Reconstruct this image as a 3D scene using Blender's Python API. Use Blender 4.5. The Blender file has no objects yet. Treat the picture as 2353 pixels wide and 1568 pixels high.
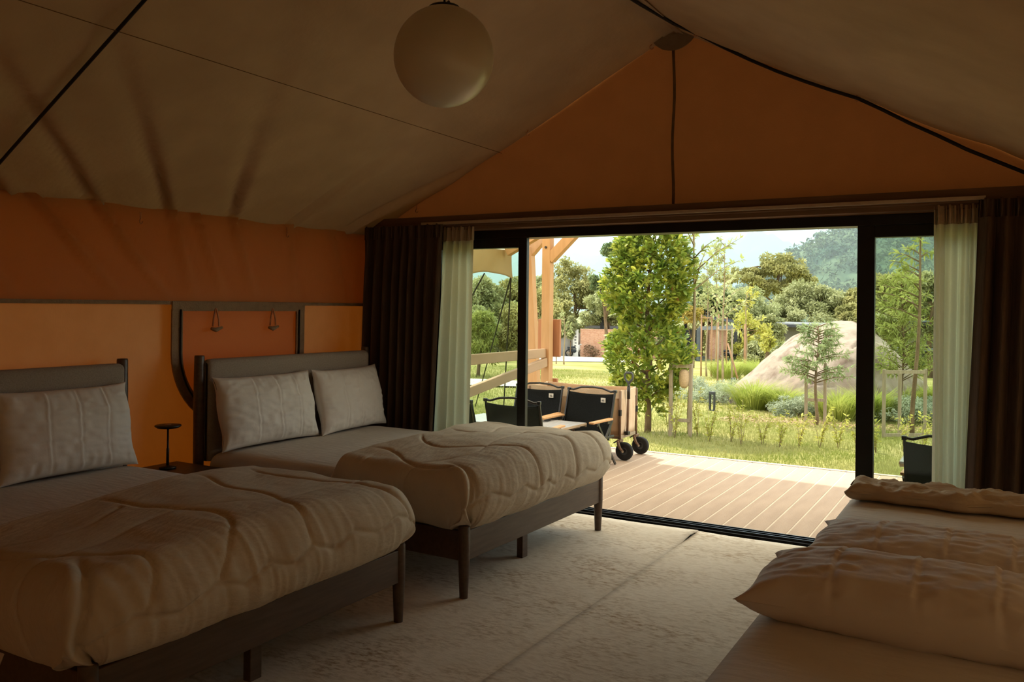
import bpy, bmesh, math, random
import numpy as np
from mathutils import Vector, Matrix, Euler
PI = math.pi
scn = bpy.context.scene
COL = scn.collection
rad = math.radians

# ------------------------------------------------------------------ camera
cam_d = bpy.data.cameras.new('camera'); cam = bpy.data.objects.new('camera', cam_d); COL.objects.link(cam)
cam_d.sensor_width = 36.0; cam_d.lens = 30.0; cam_d.shift_y = -0.0357
cam_d.clip_start = 0.05; cam_d.clip_end = 4000
yaw, pit, rol = 0.5207, 0.002216, 0.010745
fw = Vector((-math.sin(yaw)*math.cos(pit), math.cos(yaw)*math.cos(pit), math.sin(pit)))
r0 = Vector((math.cos(yaw), math.sin(yaw), 0)); u0 = r0.cross(fw)
rr = r0*math.cos(rol)+u0*math.sin(rol); uu = -r0*math.sin(rol)+u0*math.cos(rol)
M4 = Matrix((rr, uu, -fw)).transposed().to_4x4(); M4.translation = Vector((0, 0, 1.5))
cam.matrix_world = M4
scn.camera = cam

# ------------------------------------------------------------------ light
SUN = Vector((-0.55, 0.27, 1.0)).normalized()
sd = bpy.data.lights.new('sun', 'SUN'); sd.energy = 3.1; sd.angle = rad(1.2); sd.color = (1.0, 0.92, 0.80)
so = bpy.data.objects.new('sun', sd); COL.objects.link(so)
so.rotation_euler = SUN.to_track_quat('Z', 'Y').to_euler()

w = bpy.data.worlds.new('sky'); scn.world = w; w.use_nodes = True
nt = w.node_tree; N = nt.nodes; L = nt.links; N.clear()
def nd(t, **k):
    n = N.new(t)
    for a, b in k.items(): setattr(n, a, b)
    return n
out = nd('ShaderNodeOutputWorld'); bg = nd('ShaderNodeBackground'); L.new(bg.outputs[0], out.inputs[0])
tc = nd('ShaderNodeTexCoord'); sp = nd('ShaderNodeSeparateXYZ'); L.new(tc.outputs['Generated'], sp.inputs[0])
rp_ = nd('ShaderNodeValToRGB'); L.new(sp.outputs['Z'], rp_.inputs[0])
e = rp_.color_ramp.elements
e[0].position = 0.0; e[0].color = (0.66, 0.77, 0.76, 1); e[1].position = 0.6; e[1].color = (0.50, 0.66, 0.76, 1)
mp = nd('ShaderNodeMapping'); mp.inputs['Scale'].default_value = (1, 1, 3.2); L.new(tc.outputs['Generated'], mp.inputs[0])
nz = nd('ShaderNodeTexNoise'); nz.inputs['Scale'].default_value = 4.5; nz.inputs['Detail'].default_value = 8; nz.inputs['Roughness'].default_value = .55
L.new(mp.outputs[0], nz.inputs[0])
r2 = nd('ShaderNodeValToRGB'); r2.color_ramp.elements[0].position = .36; r2.color_ramp.elements[1].position = .60; L.new(nz.outputs[0], r2.inputs[0])
mx = nd('ShaderNodeMixRGB'); L.new(r2.outputs[0], mx.inputs[0]); L.new(rp_.outputs[0], mx.inputs[1]); mx.inputs[2].default_value = (0.94, 0.93, 0.86, 1)
L.new(mx.outputs[0], bg.inputs[0]); bg.inputs[1].default_value = 1.65

vs = scn.view_settings
vs.view_transform = 'Standard'; vs.look = 'None'; vs.exposure = 1.05; vs.gamma = 1.0; vs.use_curve_mapping = False
cy = scn.cycles
cy.max_bounces = 9; cy.diffuse_bounces = 6; cy.glossy_bounces = 3; cy.transmission_bounces = 6; cy.transparent_max_bounces = 12
cy.volume_bounces = 1; cy.caustics_reflective = False; cy.caustics_refractive = False
cy.sample_clamp_indirect = 6.0; cy.use_denoising = True

# ------------------------------------------------------------------ materials
def lin(h):
    h = h.lstrip('#'); o = []
    for i in (0, 2, 4):
        c = int(h[i:i+2], 16)/255; o.append(c/12.92 if c <= .04045 else ((c+.055)/1.055)**2.4)
    return tuple(o)+(1,)
def C4(c): return lin(c) if isinstance(c, str) else tuple(c)+(1,)*(4-len(c))

def mat(name, a, b=None, scale=8, detail=4, stretch=(1, 1, 1), rough=.8, spec=.25, metal=0, bump=0, bscale=60, bstretch=(1, 1, 1),
        trans=None, tfac=0, coords='Object', lo=.35, hi=.65, wave=None, c3=None):
    """procedural material: two colours mixed by noise, bump noise, optional translucency"""
    m = bpy.data.materials.new(name); m.use_nodes = True
    t = m.node_tree; n = t.nodes; l = t.links
    p = n['Principled BSDF']; o = n['Material Output']
    p.inputs['Roughness'].default_value = rough; p.inputs['Metallic'].default_value = metal
    p.inputs['Specular IOR Level'].default_value = spec
    a4 = C4(a); b4 = C4(b) if b is not None else a4
    co = n.new('ShaderNodeTexCoord')
    if coords == 'World':
        gi = n.new('ShaderNodeNewGeometry'); src = gi.outputs['Position']
    else: src = co.outputs[coords]
    mp = n.new('ShaderNodeMapping'); mp.inputs['Scale'].default_value = stretch; l.new(src, mp.inputs[0])
    nz = n.new('ShaderNodeTexNoise'); nz.inputs['Scale'].default_value = scale; nz.inputs['Detail'].default_value = detail
    l.new(mp.outputs[0], nz.inputs[0])
    rp = n.new('ShaderNodeValToRGB'); rp.color_ramp.elements[0].position = lo; rp.color_ramp.elements[1].position = hi
    rp.color_ramp.elements[0].color = a4; rp.color_ramp.elements[1].color = b4
    if c3 is not None:
        el = rp.color_ramp.elements.new((lo+hi)/2); el.color = C4(c3)
    l.new(nz.outputs[0], rp.inputs[0]); colout = rp.outputs[0]
    if wave:
        wsc, wst, wamt, wcol = wave
        m2 = n.new('ShaderNodeMapping'); m2.inputs['Scale'].default_value = wst; l.new(src, m2.inputs[0])
        wv = n.new('ShaderNodeTexWave'); wv.inputs['Scale'].default_value = wsc; wv.inputs['Distortion'].default_value = .6; wv.inputs['Detail'].default_value = 1
        l.new(m2.outputs[0], wv.inputs[0])
        mm = n.new('ShaderNodeMath'); mm.operation = 'MULTIPLY'; mm.inputs[1].default_value = wamt; l.new(wv.outputs[0], mm.inputs[0])
        mx = n.new('ShaderNodeMixRGB'); l.new(mm.outputs[0], mx.inputs[0]); l.new(colout, mx.inputs[1]); mx.inputs[2].default_value = C4(wcol); colout = mx.outputs[0]
    l.new(colout, p.inputs['Base Color'])
    nrm = None
    if bump:
        m3 = n.new('ShaderNodeMapping'); m3.inputs['Scale'].default_value = bstretch; l.new(src, m3.inputs[0])
        n3 = n.new('ShaderNodeTexNoise'); n3.inputs['Scale'].default_value = bscale; n3.inputs['Detail'].default_value = 3; l.new(m3.outputs[0], n3.inputs[0])
        bp = n.new('ShaderNodeBump'); bp.inputs['Strength'].default_value = bump; bp.inputs['Distance'].default_value = .02
        l.new(n3.outputs[0], bp.inputs['Height']); l.new(bp.outputs[0], p.inputs['Normal']); nrm = bp
    if tfac:
        tr = n.new('ShaderNodeBsdfTranslucent')
        if trans == 'same': l.new(colout, tr.inputs[0])
        else: tr.inputs[0].default_value = C4(trans)
        if nrm: l.new(nrm.outputs[0], tr.inputs['Normal'])
        ms = n.new('ShaderNodeMixShader'); ms.inputs[0].default_value = tfac
        l.new(p.outputs[0], ms.inputs[1]); l.new(tr.outputs[0], ms.inputs[2]); l.new(ms.outputs[0], o.inputs['Surface'])
    return m

M = {}
CANV = (.56, .37, .20)
M['roof_cloth'] = mat('roof_cloth', (.47, .35, .225), (.42, .31, .20), 3, bump=.12, bscale=30, trans=(.8, .36, .10), tfac=.025, rough=.9, spec=.1)
M['fly_cloth'] = mat('fly_cloth', (.62, .52, .36), (.56, .47, .32), 2, rough=.9, spec=.1, trans=(.62, .46, .26), tfac=.06)
M['canopy_cloth'] = mat('canopy_cloth', (.66, .56, .40), (.60, .51, .36), 2, rough=.9, spec=.1, trans=(.94, .83, .64), tfac=.74)
M['right_cloth'] = mat('right_cloth', (.54, .38, .22), (.49, .34, .19), 5, bump=.1, bscale=140, trans=(.92, .58, .32), tfac=.20, rough=.9, spec=.1)
M['back_cloth'] = mat('back_cloth', (.56, .42, .27), (.50, .37, .235), 3, trans=(.85, .62, .40), tfac=.03, rough=.9, spec=.1)
M['wall_cloth'] = mat('wall_cloth', (.46, .33, .19), (.42, .30, .17), 5, bump=.1, bscale=140, bstretch=(1, 1, .25), trans=(.88, .195, .010), tfac=.042, rough=.9, spec=.1)
M['valance_cloth'] = mat('valance_cloth', (.56, .36, .19), (.50, .32, .17), 4, bump=.1, bscale=120, trans=(.92, .54, .25), tfac=.66, rough=.9, spec=.1)
M['gable_cloth'] = mat('gable_cloth', (.44, .21, .085), (.40, .19, .078), 4, bump=.1, bscale=120, trans=(.80, .26, .07), tfac=.024, rough=.9, spec=.1)
M['flap_cloth'] = mat('flap_cloth', (.64, .46, .30), (.59, .42, .27), 5, bump=.1, bscale=120, trans=(.92, .64, .46), tfac=.82, rough=.9, spec=.1)
M['binding'] = mat('binding', (.30, .205, .13), (.25, .17, .105), 20, bump=.3, bscale=90, rough=.95, spec=.05)
M['seam_thread'] = mat('seam_thread', (.17, .10, .05), (.14, .085, .045), 20, rough=.95, spec=.05)
M['patch_cloth'] = mat('patch_cloth', (.30, .22, .15), (.26, .19, .13), 20, bump=.2, bscale=90, rough=.95, spec=.05, trans=(.5, .3, .15), tfac=.1)
M['black_frame'] = mat('black_frame', (.006, .006, .006), (.009, .009, .009), 12, rough=.38, spec=.35)
M['black_cord'] = mat('black_cord', (.012, .010, .010), (.02, .017, .015), 40, rough=.6)
M['brass'] = mat('brass', (.55, .27, .13), (.42, .20, .09), 30, rough=.5, metal=.1)
M['valance_wood'] = mat('valance_wood', (.20, .115, .065), (.16, .09, .05), 9, stretch=(.3, 4, 4), rough=.7)
M['track_alu'] = mat('track_alu', (.55, .44, .32), (.48, .38, .28), 20, rough=.35, metal=.5)
M['dark_wood'] = mat('dark_wood', (.100, .062, .042), (.070, .042, .028), 9, stretch=(6, .5, 6), rough=.42, spec=.4)
M['head_cloth'] = mat('head_cloth', (.36, .30, .245), (.30, .245, .20), 130, detail=2, bump=.35, bscale=300, rough=.95, spec=.1)
M['sheet'] = mat('sheet', (.62, .57, .52), (.58, .53, .48), 6, bump=.22, bscale=9, bstretch=(1, 4, 1), rough=.85, spec=.15, wave=(9, (0, 1, 0), .10, (.52, .47, .42)))
M['pillow_cloth'] = mat('pillow_cloth', (.72, .66, .60), (.68, .62, .56), 5, bump=.12, bscale=22, rough=.75, spec=.2, wave=(13, (0, 0, 1), .16, (.60, .54, .48)))
M['pillow_cloth_side'] = mat('pillow_cloth_side', (.72, .64, .57), (.68, .60, .53), 5, bump=.12, bscale=22, rough=.75, spec=.2, trans=(.8, .45, .22), tfac=.12, wave=(13, (0, 1, 0), .12, (.60, .54, .48)))
M['duvet'] = mat('duvet', (.56, .47, .36), (.51, .425, .325), 5, bump=.25, bscale=26, bstretch=(2.2, .6, 1), rough=.9, spec=.1)
M['folded_duvet'] = mat('folded_duvet', (.48, .37, .26), (.42, .32, .22), 7, bump=.5, bscale=16, bstretch=(.6, 2, 1), rough=.9, spec=.1)
M['patch_white_cloth'] = mat('patch_white_cloth', (.62, .54, .46), (.58, .50, .42), 30, rough=.9)
M['dark_curtain'] = mat('dark_curtain', (.105, .070, .052), (.085, .056, .042), 60, stretch=(1, 1, .1), bump=.2, bscale=200, rough=.95, spec=.05)
M['sheer'] = mat('sheer', (.62, .54, .40), (.56, .48, .35), 90, stretch=(1, 1, 2), bump=.1, bscale=260, rough=.9, spec=.05, trans=(.92, .86, .68), tfac=.62)
M['sheer_head'] = mat('sheer_head', (.55, .43, .30), (.50, .39, .27), 90, rough=.9, spec=.05, trans=(.80, .64, .44), tfac=.28)
M['globe'] = mat('globe', (.70, .62, .46), (.68, .60, .45), 4, rough=.30, spec=1.0, trans=(.75, .66, .48), tfac=.25)
M['lamp_black'] = mat('lamp_black', (.012, .010, .009), (.018, .014, .012), 30, rough=.4, spec=.4)
def carpet_mat():
    m = bpy.data.materials.new('carpet'); m.use_nodes = True; t = m.node_tree; n = t.nodes; l = t.links; p = n['Principled BSDF']
    p.inputs['Roughness'].default_value = .98; p.inputs['Specular IOR Level'].default_value = .02
    co = n.new('ShaderNodeTexCoord')
    def noise(sc, det, st, lo, hi):
        mp = n.new('ShaderNodeMapping'); mp.inputs['Scale'].default_value = st; l.new(co.outputs['Object'], mp.inputs[0])
        z = n.new('ShaderNodeTexNoise'); z.inputs['Scale'].default_value = sc; z.inputs['Detail'].default_value = det; z.inputs['Roughness'].default_value = .62; l.new(mp.outputs[0], z.inputs[0])
        r = n.new('ShaderNodeMapRange'); r.inputs[1].default_value = lo; r.inputs[2].default_value = hi; l.new(z.outputs[0], r.inputs[0]); return r.outputs[0], z.outputs[0]
    patch, _ = noise(2.3, 5, (.8, 1.3, 1), .42, .68); fine, raw = noise(42, 5, (.55, 1.2, 1), .44, .66); tint, _ = noise(1.1, 3, (1, 1, 1), .35, .65)
    mu = n.new('ShaderNodeMath'); mu.operation = 'MULTIPLY_ADD'; l.new(patch, mu.inputs[0]); mu.inputs[1].default_value = .85; mu.inputs[2].default_value = .22
    m2 = n.new('ShaderNodeMath'); m2.operation = 'MULTIPLY'; l.new(mu.outputs[0], m2.inputs[0]); l.new(fine, m2.inputs[1])
    a = n.new('ShaderNodeMixRGB'); l.new(tint, a.inputs[0]); a.inputs[1].default_value = (.73, .64, .54, 1); a.inputs[2].default_value = (.66, .57, .47, 1)
    b = n.new('ShaderNodeMixRGB'); l.new(m2.outputs[0], b.inputs[0]); l.new(a.outputs[0], b.inputs[1]); b.inputs[2].default_value = (.33, .22, .13, 1); l.new(b.outputs[0], p.inputs['Base Color'])
    bp = n.new('ShaderNodeBump'); bp.inputs['Strength'].default_value = .25; bp.inputs['Distance'].default_value = .01; l.new(raw, bp.inputs['Height']); l.new(bp.outputs[0], p.inputs['Normal']); return m
M['carpet'] = carpet_mat()
M['sub_floor'] = mat('sub_floor', (.03, .028, .025), (.04, .036, .03), 9, rough=.9)
M['plank'] = mat('plank', (.47, .335, .24), (.42, .295, .21), 3, stretch=(3, .6, 1), bump=.25, bscale=180, bstretch=(1, .4, 1), rough=.75, spec=.2)
M['plank_groove'] = mat('plank_groove', (.66, .53, .40), (.60, .48, .36), 6, rough=.8)
M['dark_gap'] = mat('dark_gap', (.05, .045, .04), (.04, .035, .03), 9, rough=.9)
M['timber'] = mat('timber', (.54, .305, .145), (.48, .27, .125), 5, stretch=(5, 5, .7), rough=.6, spec=.25)
M['timber_red'] = mat('timber_red', (.44, .20, .10), (.38, .17, .085), 5, stretch=(5, 5, .7), rough=.6, spec=.25)
M['rail_paint'] = mat('rail_paint', (.45, .30, .185), (.40, .265, .16), 5, stretch=(2, .5, 2), rough=.65)

# glass: thin clear pane
g_ = bpy.data.materials.new('window_glass'); g_.use_nodes = True; t = g_.node_tree; n = t.nodes; l = t.links; n.clear()
o_ = n.new('ShaderNodeOutputMaterial'); tr = n.new('ShaderNodeBsdfTransparent'); tr.inputs[0].default_value = (.90, .93, .90, 1)
gl = n.new('ShaderNodeBsdfGlossy'); gl.inputs['Roughness'].default_value = .02; fr = n.new('ShaderNodeFresnel'); fr.inputs[0].default_value = 1.35
ms = n.new('ShaderNodeMixShader'); l.new(fr.outputs[0], ms.inputs[0]); l.new(tr.outputs[0], ms.inputs[1]); l.new(gl.outputs[0], ms.inputs[2]); l.new(ms.outputs[0], o_.inputs[0])
M['glass'] = g_

# ------------------------------------------------------------------ builders
class MB:
    """collects verts / faces of ONE mesh object"""
    def __init__(s): s.v = []; s.f = []
    def add(s, vs, fs):
        k = len(s.v); s.v += [tuple(x) for x in vs]; s.f += [tuple(i+k for i in f) for f in fs]; return s
    def box(s, x0, x1, y0, y1, z0, z1):
        return s.add([(x0, y0, z0), (x1, y0, z0), (x1, y1, z0), (x0, y1, z0), (x0, y0, z1), (x1, y0, z1), (x1, y1, z1), (x0, y1, z1)],
                     [(0, 3, 2, 1), (4, 5, 6, 7), (0, 1, 5, 4), (1, 2, 6, 5), (2, 3, 7, 6), (3, 0, 4, 7)])
    def beam(s, a, b, w, h, up=(0, 0, 1)):
        a = Vector(a); b = Vector(b); d = (b-a).normalized(); u = Vector(up)
        x = d.cross(u)
        if x.length < 1e-4: x = d.cross(Vector((0, 1, 0)))
        x.normalize(); y = x.cross(d).normalized(); x = x*w/2; y = y*h/2
        vs = [a-x-y, a+x-y, a+x+y, a-x+y, b-x-y, b+x-y, b+x+y, b-x+y]
        return s.add(vs, [(0, 3, 2, 1), (4, 5, 6, 7), (0, 1, 5, 4), (1, 2, 6, 5), (2, 3, 7, 6), (3, 0, 4, 7)])
    def tube(s, pts, r, n=8, cap=True):
        pts = [Vector(p) for p in pts]; m = len(pts)
        rs = r if isinstance(r, (list, tuple)) else [r]*m
        k = len(s.v); prev = None
        for i, p in enumerate(pts):
            d = (pts[min(i+1, m-1)]-pts[max(i-1, 0)]).normalized()
            if prev is None:
                x = d.cross(Vector((0, 0, 1)))
                if x.length < 1e-3: x = d.cross(Vector((1, 0, 0)))
            else: x = prev-d*prev.dot(d)
            x.normalize(); prev = x; y = d.cross(x)
            for j in range(n):
                a = 2*PI*j/n; s.v.append(tuple(p+(x*math.cos(a)+y*math.sin(a))*rs[i]))
        for i in range(m-1):
            for j in range(n):
                a = k+i*n+j; b = k+i*n+(j+1) % n; s.f.append((a, b, b+n, a+n))
        if cap: s.f.append(tuple(k+j for j in reversed(range(n)))); s.f.append(tuple(k+(m-1)*n+j for j in range(n)))
        return s
    def lathe(s, prof, n=24, c=(0, 0, 0)):
        k = len(s.v); m = len(prof)
        for r, z in prof:
            for j in range(n):
                a = 2*PI*j/n; s.v.append((c[0]+r*math.cos(a), c[1]+r*math.sin(a), c[2]+z))
        for i in range(m-1):
            for j in range(n):
                a = k+i*n+j; b = k+i*n+(j+1) % n; s.f.append((a, b, b+n, a+n))
        s.f.append(tuple(k+j for j in reversed(range(n)))); s.f.append(tuple(k+(m-1)*n+j for j in range(n)))
        return s
    def grid(s, P):
        """P: array (m, n, 3)"""
        P = np.asarray(P, float); m, n_, _ = P.shape; k = len(s.v)
        s.v += [tuple(x) for x in P.reshape(-1, 3)]
        for i in range(m-1):
            for j in range(n_-1):
                a = k+i*n_+j; s.f.append((a, a+1, a+n_+1, a+n_))
        return s
    def rot(s, M_):
        s.v = [tuple(M_ @ Vector(x)) for x in s.v]; return s
    def build(s, name, m, parent=None, smooth=False, bevel=0, solid=0, loc=None, sub=0):
        me = bpy.data.meshes.new(name); me.from_pydata(s.v, [], s.f); me.validate(); me.update()
        if smooth: me.polygons.foreach_set('use_smooth', [True]*len(me.polygons))
        return link(name, me, m, parent, bevel, solid, loc, sub)
def link(name, me, m, parent=None, bevel=0, solid=0, loc=None, sub=0):
    if m is not None and not me.materials: me.materials.append(M[m] if isinstance(m, str) else m)
    o = bpy.data.objects.new(name, me); COL.objects.link(o)
    if parent is not None: o.parent = parent
    if loc is not None: o.location = loc
    if solid:
        d = o.modifiers.new('solid', 'SOLIDIFY'); d.thickness = solid; d.offset = 0
    if sub:
        d = o.modifiers.new('sub', 'SUBSURF'); d.levels = sub; d.render_levels = sub
    if bevel:
        d = o.modifiers.new('bevel', 'BEVEL'); d.width = bevel; d.segments = 3; d.limit_method = 'ANGLE'
        d.harden_normals = False
    return o
def tag(o, label=None, cat=None, group=None, kind=None):
    if label: o['label'] = label
    if cat: o['category'] = cat
    if group: o['group'] = group
    if kind: o['kind'] = kind
    return o
def thing(name, label, cat, loc=(0, 0, 0), rz=0, group=None):
    o = bpy.data.objects.new(name, None); COL.objects.link(o); o.location = loc; o.rotation_euler = (0, 0, rz)
    return tag(o, label, cat, group)
def struct(o, label=None): return tag(o, label, None, None, 'structure')
def copy_tree(o, parent=None):
    c = o.copy(); COL.objects.link(c)
    if parent is not None: c.parent = parent
    for ch in list(o.children): copy_tree(ch, c)
    return c
def bmesh_np(name, V, F, m, parent=None, smooth=False):
    """fast mesh from numpy verts (n,3) and uniform faces (k, c)"""
    me = bpy.data.meshes.new(name); V = np.ascontiguousarray(V, np.float32); F = np.ascontiguousarray(F, np.int32)
    me.vertices.add(len(V)); me.vertices.foreach_set('co', V.ravel())
    c = F.shape[1]; me.loops.add(F.size); me.loops.foreach_set('vertex_index', F.ravel())
    me.polygons.add(len(F)); me.polygons.foreach_set('loop_start', np.arange(0, F.size, c, dtype=np.int32))
    me.polygons.foreach_set('loop_total', np.full(len(F), c, np.int32)); me.update(calc_edges=True)
    if smooth: me.polygons.foreach_set('use_smooth', np.ones(len(F), bool))
    return link(name, me, m, parent)
def sm(x, a, b):
    t = np.clip((np.asarray(x, float)-a)/(b-a), 0, 1); return t*t*(3-2*t)
_rs = np.random.RandomState(5); _tab = _rs.rand(256, 256)
def vnoise(x, y, seed=0):
    """smooth value noise 0..1, numpy arrays"""
    x = np.asarray(x, float)+seed*17.31; y = np.asarray(y, float)+seed*9.77
    xi = np.floor(x).astype(int); yi = np.floor(y).astype(int); fx = x-xi; fy = y-yi
    fx = fx*fx*(3-2*fx); fy = fy*fy*(3-2*fy)
    g = lambda i, j: _tab[i % 256, j % 256]
    return (g(xi, yi)*(1-fx)+g(xi+1, yi)*fx)*(1-fy)+(g(xi, yi+1)*(1-fx)+g(xi+1, yi+1)*fx)*fy

# ------------------------------------------------------------------ tent shell
XL, XR, XC, YF, YB = -4.60, 0.70, -1.95, 5.62, -2.4
ZR, SL = 3.40, .5
def roof_z(X): return ZR-SL*np.abs(np.asarray(X, float)-XC)

f = MB().box(XL-.05, XR+.05, YB-.05, 5.60, -.12, -.012); struct(f.build('floor', 'sub_floor'))

def roof_side(sgn):
    m, n_ = 190, 90
    Y = np.linspace(YB, YF, m)[:, None]*np.ones((1, n_)); u = np.linspace(0, 1, n_)[None, :]*np.ones((m, 1))
    W = 2.65; X = XC+sgn*W*u
    Z = ZR-SL*W*u - .05*np.sin(PI*u)*(.5+.5*np.sin(Y*1.1)) + .02*(vnoise(Y*1.3, u*3, 3)-.5)
    if sgn < 0:
        ties = [(-1.4, -1.6), (-.3, -1.5), (.7, -1.45), (1.6, -1.4), (2.6, -1.35), (3.115, -1.3), (3.615, -1.15), (4.113, -.75), (4.634, .05), (5.243, .35)]
        for k, (yk, sl) in enumerate(ties):
            t = (1-u)*W          # distance up from the eave
            d = Y-(yk+sl*t*.9); wdt = .022+.055*t
            Z += .075*np.exp(-(d/wdt)**2)*np.exp(-t/.75)*sm(t, -.05, .12) - .032*np.exp(-((d-wdt*1.7)/wdt/1.3)**2)*np.exp(-t/.8)
        Z += .012*np.sin((Y*2.2+u*9))*np.exp(-((u-.45)/.25)**2)+ .02*(vnoise(Y*3.5+u*6, u*2.5, 8)-.5)
        Z = roof_z(X)+(Z-roof_z(X))*sm(u, 0, .10)
        # sag between the ties along the eave
        Z -= .02*np.abs(np.sin((Y-2.6)*PI/.51))*sm(u, .93, 1)
    else:
        q = u*W+.42*Y
        Z += .030*(vnoise(q*3.2, Y*.5, 9)-.5)+.022*(vnoise(q*7.5, Y*.7, 4)-.5)+.010*(vnoise(q*17, Y*1.1, 6)-.5)
        Z = roof_z(X)+(Z-roof_z(X))*sm(u, 0, .10)*(1-.92*sm(Y, 4.9, 5.5))
        Z -= .018*np.abs(np.sin(u*PI*4.2))*sm(Y, 5.2, 5.62)*sm(u, .06, .2)
    # short drop at the seam, gentle lift towards the gable
    P = np.stack([X, Y, Z], -1)
    if sgn < 0: P = P[:, ::-1]
    o = MB().grid(P).build('ceiling', 'roof_cloth', smooth=True)
    return o
cl = struct(roof_side(-1)); cr = struct(roof_side(1))
def on_left_roof(X, Y, off=-.03): return (X, Y, float(roof_z(X))-.04*math.sin(PI*(XC-X)/2.65)+off)
# stitched seam along the left slope and the dark ridge-to-eave piping
sm_pts = [on_left_roof(-3.285, y, -.035) for y in np.linspace(-1.5, 5.55, 40)]
MB().tube(sm_pts, .0018, 6).build('seam', 'seam_thread', cl, smooth=True)
pp = [on_left_roof(XC-2.62*k/24, 2.28+.14*(k/24)**2, -.03) for k in range(0, 25)]
MB().tube(pp, .008, 8).build('piping', 'black_cord', cl, smooth=True)

MB().add([(XC-.07, YB, ZR-.046), (XC, YB, ZR-.012), (XC+.07, YB, ZR-.046), (XC-.07, YF+.03, ZR-.046), (XC, YF+.03, ZR-.012), (XC+.07, YF+.03, ZR-.046)], [(0, 1, 4, 3), (1, 2, 5, 4)]).build('ridge_leak_strip', 'roof_cloth', cl, solid=.004)  # added strip that covers a light leak along the ridge
# outer fly, a hand above the lining, running out over the porch with short side drops
def fly(sgn, ya, yb, m_):
    m, n_ = 60, 30
    Y = np.linspace(ya, yb, m)[:, None]*np.ones((1, n_)); u = np.linspace(0, 1, n_)[None, :]*np.ones((m, 1))
    X = XC+sgn*3.0*u; Z = 3.68-.51*3.0*u+.015*(vnoise(Y*1.5, u*6+Y, 2)-.5)
    P = np.stack([X, Y, Z], -1)
    return MB().grid(P if sgn > 0 else P[:, ::-1]).build('ceiling', m_, smooth=True)
for s_ in (-1, 1):
    struct(fly(s_, YB-.3, 5.68, 'fly_cloth')); struct(fly(s_, 5.68, 8.62, 'canopy_cloth'), 'cream canvas porch canopy')

# left wall: single lower canvas and the valance layer above it
def sheet(Ys, Zs, fx, x0):
    Y, Z = np.meshgrid(Ys, Zs, indexing='ij'); return np.stack([x0+fx(Y, Z), Y, Z], -1)
wl = MB().grid(sheet(np.linspace(YB, YF, 120), np.linspace(-.05, 2.1, 40), lambda Y, Z: .012*(vnoise(Y*1.6, Z*1.2, 6)-.5), XL)).build('wall_left', 'wall_cloth', smooth=True)
struct(wl)
def val_fold(Y, Z):
    d = .015*(vnoise(Y*2, Z*2, 11)-.5)
    t = 2.05-Z
    for yk, sl in [(-1.0, .6), (.2, .55), (1.2, .55), (2.2, .8), (2.75, .95), (3.115, .9), (3.615, .32), (3.8, .45), (4.113, .38), (4.634, .14), (5.1, .3)]:
        dd = Y-(yk+sl*t); wd = .018+.045*t
        d = d+(.060*np.exp(-(dd/wd)**2)*np.exp(-t/.6)-.026*np.exp(-((dd-2*wd)/wd)**2)*np.exp(-t/.5))
    return d*sm(.56-t, .0, .14)
va = MB().grid(sheet(np.linspace(YB, YF, 260), np.linspace(1.50, 2.085, 30), val_fold, XL+.035)).build('valance_sheet', 'valance_cloth', wl, smooth=True)
MB().box(XL+.012, XL+.045, YB, YF, 1.488, 1.512).build('hem_band', 'binding', wl)
# right and back walls, front gable and the strips beside the door
wr = MB().grid(sheet(np.linspace(YB, YF, 40), np.linspace(-.05, 2.1, 16), lambda Y, Z: .012*(vnoise(Y*1.6, Z*1.2, 7)-.5), XR)).build('wall_right', 'right_cloth', smooth=True); struct(wr)
wr2 = MB().grid(sheet(np.linspace(YB, YF, 60), np.linspace(1.5, 2.085, 12), lambda Y, Z: -.01*vnoise(Y*3, Z*2, 3), XR-.035)).build('valance_sheet', 'valance_cloth', wr, smooth=True)
def gable(Y0, name, z0, zoff=0, mname='gable_cloth', bulge=.02):
    m, n_ = 80, 28
    X = np.linspace(XL, XR, m)[:, None]*np.ones((1, n_)); v = np.linspace(0, 1, n_)[None, :]*np.ones((m, 1))
    top = roof_z(X)+zoff; Z = z0+(top-z0)*v
    Y = Y0+bulge*(vnoise(X*1.4, Z*1.6, 12)-.5)+.012*np.exp(-((X-XC)/.05)**2)
    return MB().grid(np.stack([X, Y, Z], -1)).build(name, mname, smooth=True)
wf = gable(YF+.005, 'wall_front', 2.06, .04); struct(wf)
MB().box(XL, -3.93, YF+.0, YF+.012, -.02, 2.07).build('side_panel', 'gable_cloth', wf)
MB().box(.02, XR, YF+.0, YF+.012, -.02, 2.07).build('side_panel', 'gable_cloth', wf)
MB().tube([(-1.95+.006*math.sin(z*9), 5.585, z) for z in np.linspace(2.19, 3.27, 14)], .010, 8).build('zip', 'seam_thread', wf, smooth=True)
# reinforcement patch at the apex, sewn over gable and slopes
pts = [(XC+.17*math.cos(a), 5.57, 3.41+.155*math.sin(a)-.0) for a in np.linspace(-PI, 0, 22)]
pm = MB(); pm.add([(XC, 5.57, 3.36)]+pts, [(0, i+1, i+2) for i in range(21)])
pm.build('apex_patch', 'patch_cloth', wf, solid=.012)
wb = gable(YB, 'wall_back', -.05, .01, 'back_cloth'); struct(wb)

# head valance and track
tv = MB().box(XL, XR, 5.50, 5.60, 2.085, 2.20).build('trim_1', 'valance_wood', bevel=.004); struct(tv)
tk = thing('curtain_track', 'pale aluminium curtain track under the dark timber valance', 'curtain track')
MB().box(-3.96, -.08, 5.455, 5.50, 2.128, 2.150).build('rail', 'track_alu', tk, bevel=.002)
MB().box(-3.96, -.08, 5.47, 5.498, 2.116, 2.127).build('runner_channel', 'valance_wood', tk)

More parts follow.
